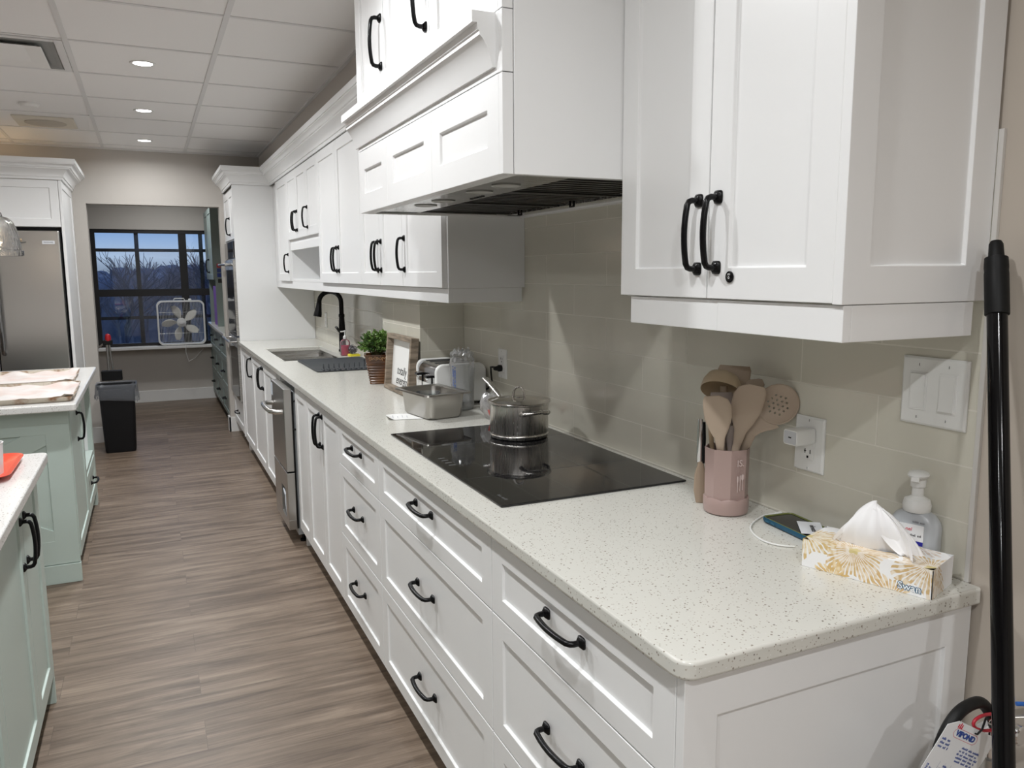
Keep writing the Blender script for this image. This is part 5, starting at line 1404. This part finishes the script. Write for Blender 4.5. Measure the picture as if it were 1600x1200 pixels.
# ------------------------------------------------------------------ tissue box
BA, BB, BC = Vector((-.205, .214, .9155)), Vector((-.129, -.002, .9155)), Vector((-.010, .040, .9155))
ex = (BB-BA).normalized(); L_ = (BB-BA).length; ey = Vector((-ex.y, ex.x, 0)); W_ = .103; H_ = .053
TB = Matrix((ex, ey, Vector((0, 0, 1)))).transposed().to_4x4(); TB.translation = BA
t = thing('tissue_box', 'white tissue box with golden flower print at the near corner of the worktop', 'tissue box', (BA+BB)/2)
BOXM = mat('printed tissue box card', (.85, .84, .83), .45)
def _flower():
    nt, b = bsdf(BOXM)
    tcn = nn(nt, 'ShaderNodeTexCoord'); out = None
    base = nn(nt, 'ShaderNodeRGB'); base.outputs[0].default_value = (.84, .835, .83, 1); out = base.outputs[0]
    wob = nn(nt, 'ShaderNodeTexNoise', i_Scale=26.0, i_Detail=2.0); nt.links.new(tcn.outputs['Object'], wob.inputs['Vector'])
    def mth(op, a, b_=None, c=None):
        n = nn(nt, 'ShaderNodeMath', operation=op)
        for i, v in enumerate((a, b_, c)):
            if v is None: continue
            if isinstance(v, (int, float)): n.inputs[i].default_value = v
            else: nt.links.new(v, n.inputs[i])
        return n.outputs[0]
    mid = (BA+BB)/2
    def P3(u, v, h): return TB @ Vector((u, v, h))-mid
    # unfolded coordinates on the box: along the long side, and distance over the front edge
    mpn = nn(nt, 'ShaderNodeMapping', vector_type='POINT'); inv = TB.inverted(); 
    ang = math.atan2(ex.y, ex.x)
    mpn.inputs['Rotation'].default_value = (0, 0, -ang)
    o_ = Matrix.Rotation(-ang, 3, 'Z') @ (mid-BA); mpn.inputs['Location'].default_value = (o_.x, o_.y, 0)
    nt.links.new(tcn.outputs['Object'], mpn.inputs[0])
    sp = nn(nt, 'ShaderNodeSeparateXYZ'); nt.links.new(mpn.outputs[0], sp.inputs[0])
    U, V, Wz = sp.outputs[0], sp.outputs[1], sp.outputs[2]
    # y over the edge: front face -> z - H ; top -> v
    Y = mth('ADD', mth('SUBTRACT', Wz, H_), V)
    Xc = mth('ADD', mth('MINIMUM', U, L_), mth('MULTIPLY', mth('GREATER_THAN', U, L_-.0005), V))
    for (fx_, fy_, R0, npet, c1, c2, ph) in ((.095, .004, .064, 44, (.62, .43, .19), (.78, .66, .50), 0.0), (.222, .010, .062, 40, (.60, .42, .20), (.78, .69, .56), 1.0), (.0, .022, .062, 36, (.64, .46, .20), (.80, .70, .52), 2.0),
                                      (.060, -.062, .034, 22, (.66, .45, .18), (.80, .66, .42), .5), (.165, -.066, .040, 26, (.62, .42, .20), (.78, .66, .48), 1.5), (.17, .105, .050, 24, (.62, .50, .40), (.76, .70, .64), 2.5), (.07, .11, .045, 22, (.62, .50, .36), (.76, .70, .6), 3.0)):
        dx = mth('SUBTRACT', Xc, fx_); dy = mth('SUBTRACT', Y, fy_)
        r = mth('SQRT', mth('ADD', mth('MULTIPLY', dx, dx), mth('MULTIPLY', dy, dy)))
        a = mth('ARCTAN2', dy, dx)
        an = mth('ADD', mth('MULTIPLY', a, npet/2), mth('MULTIPLY', wob.outputs[0], 5.0))
        s_ = mth('ABSOLUTE', mth('SINE', mth('ADD', an, ph)))
        rr3 = mth('MULTIPLY', mth('ADD', mth('MULTIPLY', mth('SINE', mth('ADD', mth('MULTIPLY', a, 5.0), ph*2)), .18), .95), R0)
        q = mth('DIVIDE', r, rr3)
        # petal profile narrows to its tip and to the centre
        wd_ = mth('SUBTRACT', 1.0, mth('MULTIPLY', mth('POWER', mth('ABSOLUTE', mth('SUBTRACT', q, .55)), 2.0), 2.6))
        msk = mth('MULTIPLY', mth('GREATER_THAN', s_, mth('SUBTRACT', 1.0, mth('MULTIPLY', wd_, .62))), mth('LESS_THAN', q, 1.0))
        cg = nn(nt, 'ShaderNodeMix', data_type='RGBA'); cg.inputs[6].default_value = (*c2, 1); cg.inputs[7].default_value = (*c1, 1)
        n2 = nn(nt, 'ShaderNodeTexNoise', i_Scale=95.0, i_Detail=1.0); nt.links.new(tcn.outputs['Object'], n2.inputs['Vector'])
        rp = ramp(nt, [(.42, (0, 0, 0)), (.58, (1, 1, 1))]); nt.links.new(n2.outputs[0], rp.inputs[0]); nt.links.new(rp.outputs[0], cg.inputs[0])
        mxn = nn(nt, 'ShaderNodeMix', data_type='RGBA'); nt.links.new(msk, mxn.inputs[0]); nt.links.new(out, mxn.inputs[6]); nt.links.new(cg.outputs[2], mxn.inputs[7])
        # golden heart
        hc = mth('LESS_THAN', q, .16); m3 = nn(nt, 'ShaderNodeMix', data_type='RGBA'); m3.inputs[7].default_value = (.62, .50, .16, 1)
        nt.links.new(mth('MULTIPLY', hc, .8), m3.inputs[0]); nt.links.new(mxn.outputs[2], m3.inputs[6]); out = m3.outputs[2]
    nt.links.new(out, b.inputs['Base Color'])
_flower()
m = M(TB); h = H_
# body with an oval opening in the top
n = 40; cu_, cv_, ra, rb2 = L_*.47, W_*.52, .058, .022
def sqp(k):
    a = 2*PI*k/n; c, s_ = math.cos(a), math.sin(a); s = max(abs(c)/(L_/2), abs(s_)/(W_/2)); return (L_/2+c/s, W_/2+s_/s)
top = [m.v((*sqp(k), h)) for k in range(n)]; inn = [m.v((cu_+ra*math.cos(2*PI*k/n), cv_+rb2*math.sin(2*PI*k/n), h)) for k in range(n)]; low = [m.v((cu_+ra*.97*math.cos(2*PI*k/n), cv_+rb2*.97*math.sin(2*PI*k/n), h-.008)) for k in range(n)]
for k in range(n):
    j = (k+1) % n; m.f([top[k], top[j], inn[j], inn[k]])
m.mi = 1
for k in range(n):
    j = (k+1) % n; m.f([inn[k], inn[j], low[j], low[k]])
m.f(low); m.mi = 0
cs = [m.v(p) for p in ((0, 0, 0), (L_, 0, 0), (L_, W_, 0), (0, W_, 0))]; ct = [m.v(p) for p in ((0, 0, h), (L_, 0, h), (L_, W_, h), (0, W_, h))]
for k in range(4): j = (k+1) % 4; m.f([cs[k], cs[j], ct[j], ct[k]])
m.f(cs)
link('box', m, [BOXM, DARK], t)
nv = mat('navy lettering', (.03, .12, .22), .5)
rot3 = TB.to_3x3()
text('brand_outline', 'Swan', .0185, TB @ Vector((L_-.036, -.0006, .0125)), rot3 @ Vector((1, 0, 0)), (0, 0, 1), nv, t, bold=.0011, depth=.0001)
text('brand', 'Swan', .0185, TB @ Vector((L_-.036, -.0010, .0125)), rot3 @ Vector((1, 0, 0)), (0, 0, 1), mat('white lettering', (.85, .88, .9), .5), t, depth=.0001)
link('end_seam', M(TB).box(L_-.0012, L_+.0003, -.0004, .0012, .001, h-.001), DARK, t)
# pulled tissue: a gathered tent rising from the slot and one corner falling over the front
def tis(u, v):
    a = 2*PI*u; w = v**1.35
    fold = 1+.16*math.sin(3*a+1.2+1.5*v)*(1-.5*v)+.09*math.sin(7*a-2*v)*(1-v)+.04*math.sin(13*a+3*v)
    rx = (.056*(1-w)+.012*math.sqrt(max(0, 1-v*v)))*fold; ry = (.020+.012*math.sin(PI*v))*(1-v**3)*fold
    x = cu_+.002+.014*v-.010*v*v+rx*math.cos(a); yy = cv_+.004-.012*v+ry*math.sin(a)
    z = H_-.006+.088*(1-(1-v)**1.25)*(1-.06*math.cos(a))
    return (x, yy, z)
TIS = mat('soft tissue paper', (.85, .84, .84), .8)
m = M(TB); m.grid(tis, 90, 30)
def tis2(u, v):
    a = (u-.5)*2
    # corner sheet: starts near the peak, drops to the right over the box top
    x = cu_+.010+.062*v**.9+a*(.010+.016*math.sin(PI*v*.9)); yy = cv_-.014-.020*v+.010*math.sin(a*2+v*2)-a*.010
    z = H_+.072*(1-v)**1.15+.003+.007*math.sin(PI*v)*(1-abs(a))+.002*math.sin(9*a)
    return (x, yy, max(z, H_+.0015))
m.grid(tis2, 26, 24)
def tis3(u, v):
    a = (u-.5)*2
    x = cu_-.002-.058*v+a*.014*math.sin(PI*(.2+.7*v)); yy = cv_-.014-.006*v+a*.006+.006*math.sin(v*6)*(1-v)
    z = H_+.066*(1-v)**1.1+.002+.002*math.sin(8*a+2)
    return (x, yy, max(z, H_+.0015))
m.grid(tis3, 20, 20)
link('tissue', m, TIS, t, smooth=70, solid=.0006)

# ------------------------------------------------------------------ hand sanitizer
t = thing('sanitizer_bottle', 'frosted grey pump bottle of hand sanitizer behind the tissue box', 'pump bottle', (-.031, .112, .915))
SX, SY = -.031, .112
SM = xf(SX, SY, 0, math.radians(-70.6))
FRO = mat('frosted grey plastic', (.46, .48, .50), .28)
def rs_(hx, hy, z, r): return rrect(0, 0, hx, hy*.84, z, r*.84, 8)
link('bottle', M(SM).rings([rs_(.038, .022, .9157, .014), rs_(.042, .026, .920, .016), rs_(.042, .026, .935, .018), rs_(.0415, .0255, .950, .018), rs_(.043, .0265, .965, .018), rs_(.0425, .026, .980, .018), rs_(.0435, .0265, 1.000, .020), rs_(.041, .025, 1.012, .022), rs_(.034, .0235, 1.022, .022), rs_(.024, .022, 1.028, .0215), rs_(.021, .021, 1.030, .0205)]), FRO, t, smooth=50)
m = M(); m.lathe([(.0225, 1.028), (.024, 1.030), (.0245, 1.040), (.022, 1.050), (.013, 1.055), (.0105, 1.057), (.0100, 1.074), (.0130, 1.0745), (.0135, 1.090), (.013, 1.092)], (SX, SY, 0), 28, False, True)
link('collar', m, PLAST, t, smooth=40)
hdm = xf(SX, SY, 0, math.radians(205))
m = M(hdm); rs = []
for z, a_, b2, dx in ((1.090, .014, .013, 0), (1.093, .021, .017, .002), (1.097, .0235, .0185, .003), (1.101, .020, .016, .002), (1.103, .006, .006, 0)):
    rs.append([(dx+a_*math.cos(2*PI*k/28), b2*math.sin(2*PI*k/28), z) for k in range(28)])
m.rings(rs); m.box(.012, .027, -.0065, .0065, 1.088, 1.096)
link('pump_head', m, PLAST, t, smooth=40)
lb = link('label', M(SM).box(-.020, .022, -.0238, -.0220, .950, 1.007), mat('label white', (.84, .84, .84), .4), t)
m = M(SM); m.box(-.020, .022, -.0241, -.0237, .969, .977); link('label_band', m, mat('navy band', (.02, .02, .30), .4), lb)
sr = SM.to_3x3()
dashes('label_text', .036, .0058, SM @ Vector((.001, -.0240, .987)), sr @ Vector((1, 0, 0)), (0, 0, 1), INK, lb, 8)
text('label_text', 'nel', .0095, SM @ Vector((-.004, -.0240, .998)), sr @ Vector((1, 0, 0)), (0, 0, 1), mat('label red', (.65, .02, .05), .5), lb, shear=.2)
dashes('batch_code', .020, .005, SM @ Vector((.012, -.0226, 1.012)), sr @ Vector((1, 0, 0)), (0, 0, 1), mat('grey code print', (.2, .2, .22), .6), t, 9)

# ------------------------------------------------------------------ mop pole, extinguisher, tag
t = thing('broom_pole', 'long black broom pole leaning in the corner at the right edge', 'pole', (-.38, -.38, 0))
A_, B2 = Vector((-.375, -.378, .004)), Vector((-.0345, -.001, 1.515))
d = (B2-A_).normalized(); Lp = (B2-A_).length
link('shaft', M().tube([A_, A_+d*(Lp-.095)], .0150, 24), mat('gloss black enamel', (.002, .002, .0025), .12, 0, .3), t, smooth=True)
m = M(); q0 = A_+d*(Lp-.125)
m.tube([q0, q0+d*.001, q0+d*.002, q0+d*.070, q0+d*.074, q0+d*.080, q0+d*.096, q0+d*.098, q0+d*.120, q0+d*.125], [.0150, .0178, .0180, .0180, .0174, .0180, .0172, .0118, .0105, .008], 24)
link('end_cap', m, mat('matte black grip', (.006, .006, .006), .5, 0, .2), t, smooth=40)
t = thing('fire_extinguisher', 'stainless fire extinguisher with black hose on the floor corner below the worktop end', 'fire extinguisher', (-.105, -.125, 0))
ex_, ey_ = -.105, -.110
link('cylinder', M().lathe([(.075, 0.0), (.085, .008), (.088, .03), (.088, .56), (.080, .60), (.055, .635), (.030, .65), (.022, .655), (.022, .69)], (ex_, ey_, 0), 40), STEEL_V, t, smooth=True)
link('valve', M().lathe([(.020, .69), (.024, .70), (.024, .735), (.014, .745), (.012, .76)], (ex_, ey_, 0), 20), CHROME, t, smooth=True)
link('gauge', M().lathe([(.015, -.150), (.016, -.160), (.014, -.162), (.001, -.162)], (ex_-.012, 0, .755), 20, ax='y'), CHROME, t, smooth=True)
m = M(); m.loft([(0, .010, .003, 0, 0), (.05, .013, .003, 0, .004), (.12, .009, .002, 0, .016)], (ex_+.0, ey_-.005, .742), (.75, -.60, -.10), (.6, .75, 0), (0, 0, 1), 12)
link('carry_handle', m, STEEL_D, t, smooth=60)
m = M(); m.loft([(0, .010, .003, 0, 0), (.05, .014, .003, 0, .006), (.11, .010, .002, 0, .004)], (ex_+.0, ey_-.005, .762), (.75, -.60, .12), (.6, .75, 0), (0, 0, 1), 12)
link('squeeze_lever', m, mat('worn steel lever', (.42, .40, .37), .35, .9), t, smooth=60)
hose = smoothp([(ex_, ey_, .725), (ex_-.012, ey_-.006, .755), (-.140, -.112, .788), (-.168, -.113, .797), (-.205, -.114, .789), (-.234, -.114, .757), (-.249, -.114, .705), (-.255, -.114, .62), (-.250, -.113, .45), (-.235, -.112, .30)], 6)
link('hose', M().tube(hose, .0092, 14), RUBBER, t, smooth=True)
m = M(); m.tube([Vector((-.128, -.128, .768))+Vector((math.cos(a)*.040-.018, 0, math.sin(a)*.014+math.cos(a)*-.008)) for a in [2*PI*k/24 for k in range(24)]], .0026, 8, loop=True)
link('pull_ring', m, mat('red plastic loop', (.50, .02, .04), .4), t, smooth=True)
m = M(); m.tube([Vector((-.120, -.131, .768))+Vector((math.cos(a)*.022-.012, 0, math.sin(a)*.006-math.cos(a)*.004)) for a in [2*PI*k/24 for k in range(24)]], .0014, 6, loop=True)
link('key_ring', m, CHROME, t, smooth=True)
m = M(); m.tube([(-.095, -.135, .790), (-.06, -.15, .788), (-.02, -.165, .784)], .0035, 8); link('blue_tie', m, mat('blue plastic tie', (.02, .12, .45), .4), t, smooth=True)
# hanging service tag
TGX = Vector((.865, -.05, -.50)).normalized(); TGN = Vector((-.30, -.95, .02)); TGN = (TGN-TGX*TGN.dot(TGX)).normalized(); TGY = TGN.cross(TGX)*1.0
if TGY.z < 0: TGY = -TGY
t = thing('service_tag', 'white inspection tag with a blue and red logo hanging from the extinguisher', 'tag', (-.19, -.14, .70))
# clipped top corners
tw, th_ = .118, .185
o0 = Vector((-.243, -.1315, .8035))                        # upper left shoulder
poly = [(0, -.012), (.020, 0), (tw-.004, 0), (tw, -.010), (tw, -th_), (0, -th_)]
link('card', M().prism(poly, o0, TGX, TGY, TGN*.0006), mat('tag card', (.80, .81, .82), .5), t)
BL, RD = mat('tag blue ink', (.02, .06, .28), .5), mat('tag red ink', (.60, .01, .05), .5)
def TP(x, y): return o0+TGX*x+TGY*y+TGN*.0009
text('logo_text', 'VIPOND', .0125, TP(.050, -.018), TGX, TGY, BL, t, bold=.0005)
m = M(); ro = []
for s_ in (.0, .0012):
    ro.append([TP(x_*(1-s_*18)+.050, y_*(1-s_*60)-.018) for x_, y_, _ in rrect(0, 0, .0290, .0080, 0, .0079, 8)])
m.rings([ro[0], ro[1]], False, False); link('logo_ring', m, RD, t)
m = M()
for k, (x_, h_) in enumerate(((.024, .006), (.028, .009), (.032, .007))): m.prism([(x_-.0015, -.010), (x_+.0015, -.010), (x_+.001, -.010+h_), (x_-.001, -.010+h_)], o0+TGN*.0007, TGX, TGY, TGN*.0002)
link('logo_flame', m, RD, t)
for i, s_ in enumerate('abc'):
    dashes('tag_text', .022, .0062, TP(.016, -.034-i*.0066), TGX, TGY, BL, t, 20+i)
for i, s_ in enumerate('abcde'):
    dashes('tag_text', .050-.004*abs(i-2), .0052, TP(.078, -.036-i*.0058), TGX, TGY, BL, t, 30+i)
for i, s_ in enumerate(('DEDICATED TO BUILDING', 'SECURE ENVIRONMENT')):
    text('tag_text', s_, .0062, TP(.008+i*.009, -.115), TGY, -TGX, BL, t)
for i, s_ in enumerate('abcde'):
    dashes('tag_text', .009, .0048, TP(.045+i*.0145, -.074), TGX, TGY, BL, t, 40+i)
m = M()
for k in range(12): m.prism([(.030, -.078-k*.0085), (.112, -.078-k*.0085), (.112, -.0784-k*.0085), (.030, -.0784-k*.0085)], o0+TGN*.0007, TGX, TGY, TGN*.0001)
for k in range(7): m.prism([(.030+k*.01366, -.068), (.0304+k*.01366, -.068), (.0304+k*.01366, -.172), (.030+k*.01366, -.172)], o0+TGN*.0007, TGX, TGY, TGN*.0001)
link('table_lines', m, mat('grey rule', (.35, .37, .45), .6), t)
m = M(); m.tube([TP(.066, -.008)-TGN*.003, TP(.066, -.006)+TGN*.003, TP(.071, .004)+TGN*.002, TP(.068, .022)], .0016, 8); link('tie', m, RUBBER, t, smooth=True)

# ------------------------------------------------------------------ recessed downlights
def downlight(x, y, label, z=TOPZ, wt=DOWN_W, col=(.965, .985, 1.0)):
    t = thing('downlight', label, 'ceiling light', (x, y, z-.01), 'recessed ceiling downlights')
    link('trim_ring', M().lathe([(.062, z-.0005), (.064, z-.004), (.058, z-.006), (.046, z-.002), (.046, z-.0005)], (x, y, 0), 32, False, False), TRIMW, t, smooth=True)
    link('lens', M().lathe([(.046, z-.001), (.044, z-.002), (.001, z-.002)], (x, y, 0), 32, True, False), LED, t, smooth=True)
    l = bpy.data.lights.new('lamp', 'AREA'); l.shape = 'DISK'; l.size = .085; l.energy = wt; l.color = col; l.spread = math.radians(164)
    o = bpy.data.objects.new('lamp', l); COL.objects.link(o); o.parent = t; o.location = (0, 0, .004)
for y, lb in ((6.313, 'recessed ceiling downlight farthest away, over the doorway end of the aisle'), (5.033, 'recessed ceiling downlight in the middle of the visible row of three'),
              (3.753, 'recessed ceiling downlight nearest the camera of the visible row'), (2.473, 'recessed downlight above the frame, level with the cooktop'),
              (1.193, 'recessed downlight out of view above the cooktop aisle'), (-.087, 'recessed downlight out of view over the near counter end'), (-1.367, 'recessed downlight directly behind the camera, out of view'), (-2.647, 'added fill downlight farthest behind the camera, out of view')):  # the rearmost lamp is added as fill for faces towards the camera
    downlight(-1.2485, y, lb, wt=DOWN_W*{-.087: .62, -1.367: 1.0, -2.647: 1.25, 6.313: .38, 1.193: .82, 2.473: .9}.get(y, 1.0))
for y, lb in ((5.033, 'recessed downlight over the fridge side, out of view'), (2.473, 'recessed downlight beyond the islands, out of view'), (-1.367, 'added fill downlight behind and left of the camera'), (-2.647, 'added fill downlight far behind and left of the camera')):  # the two behind the camera are unseen lamps added for fill
    downlight(-3.18, y, lb, wt=DOWN_W*(.6 if y > 0 else 1.3))
downlight(-2.86, 6.40, 'warm recessed downlight over the fridge cabinet, out of view at the left', wt=5.0, col=(1.0, .72, .42))
downlight(-1.1, 8.2, 'added unseen downlight brightening the room beyond the doorway', z=2.5, wt=FAR_W)  # hidden lamp added to lift the dim far room and its window wall
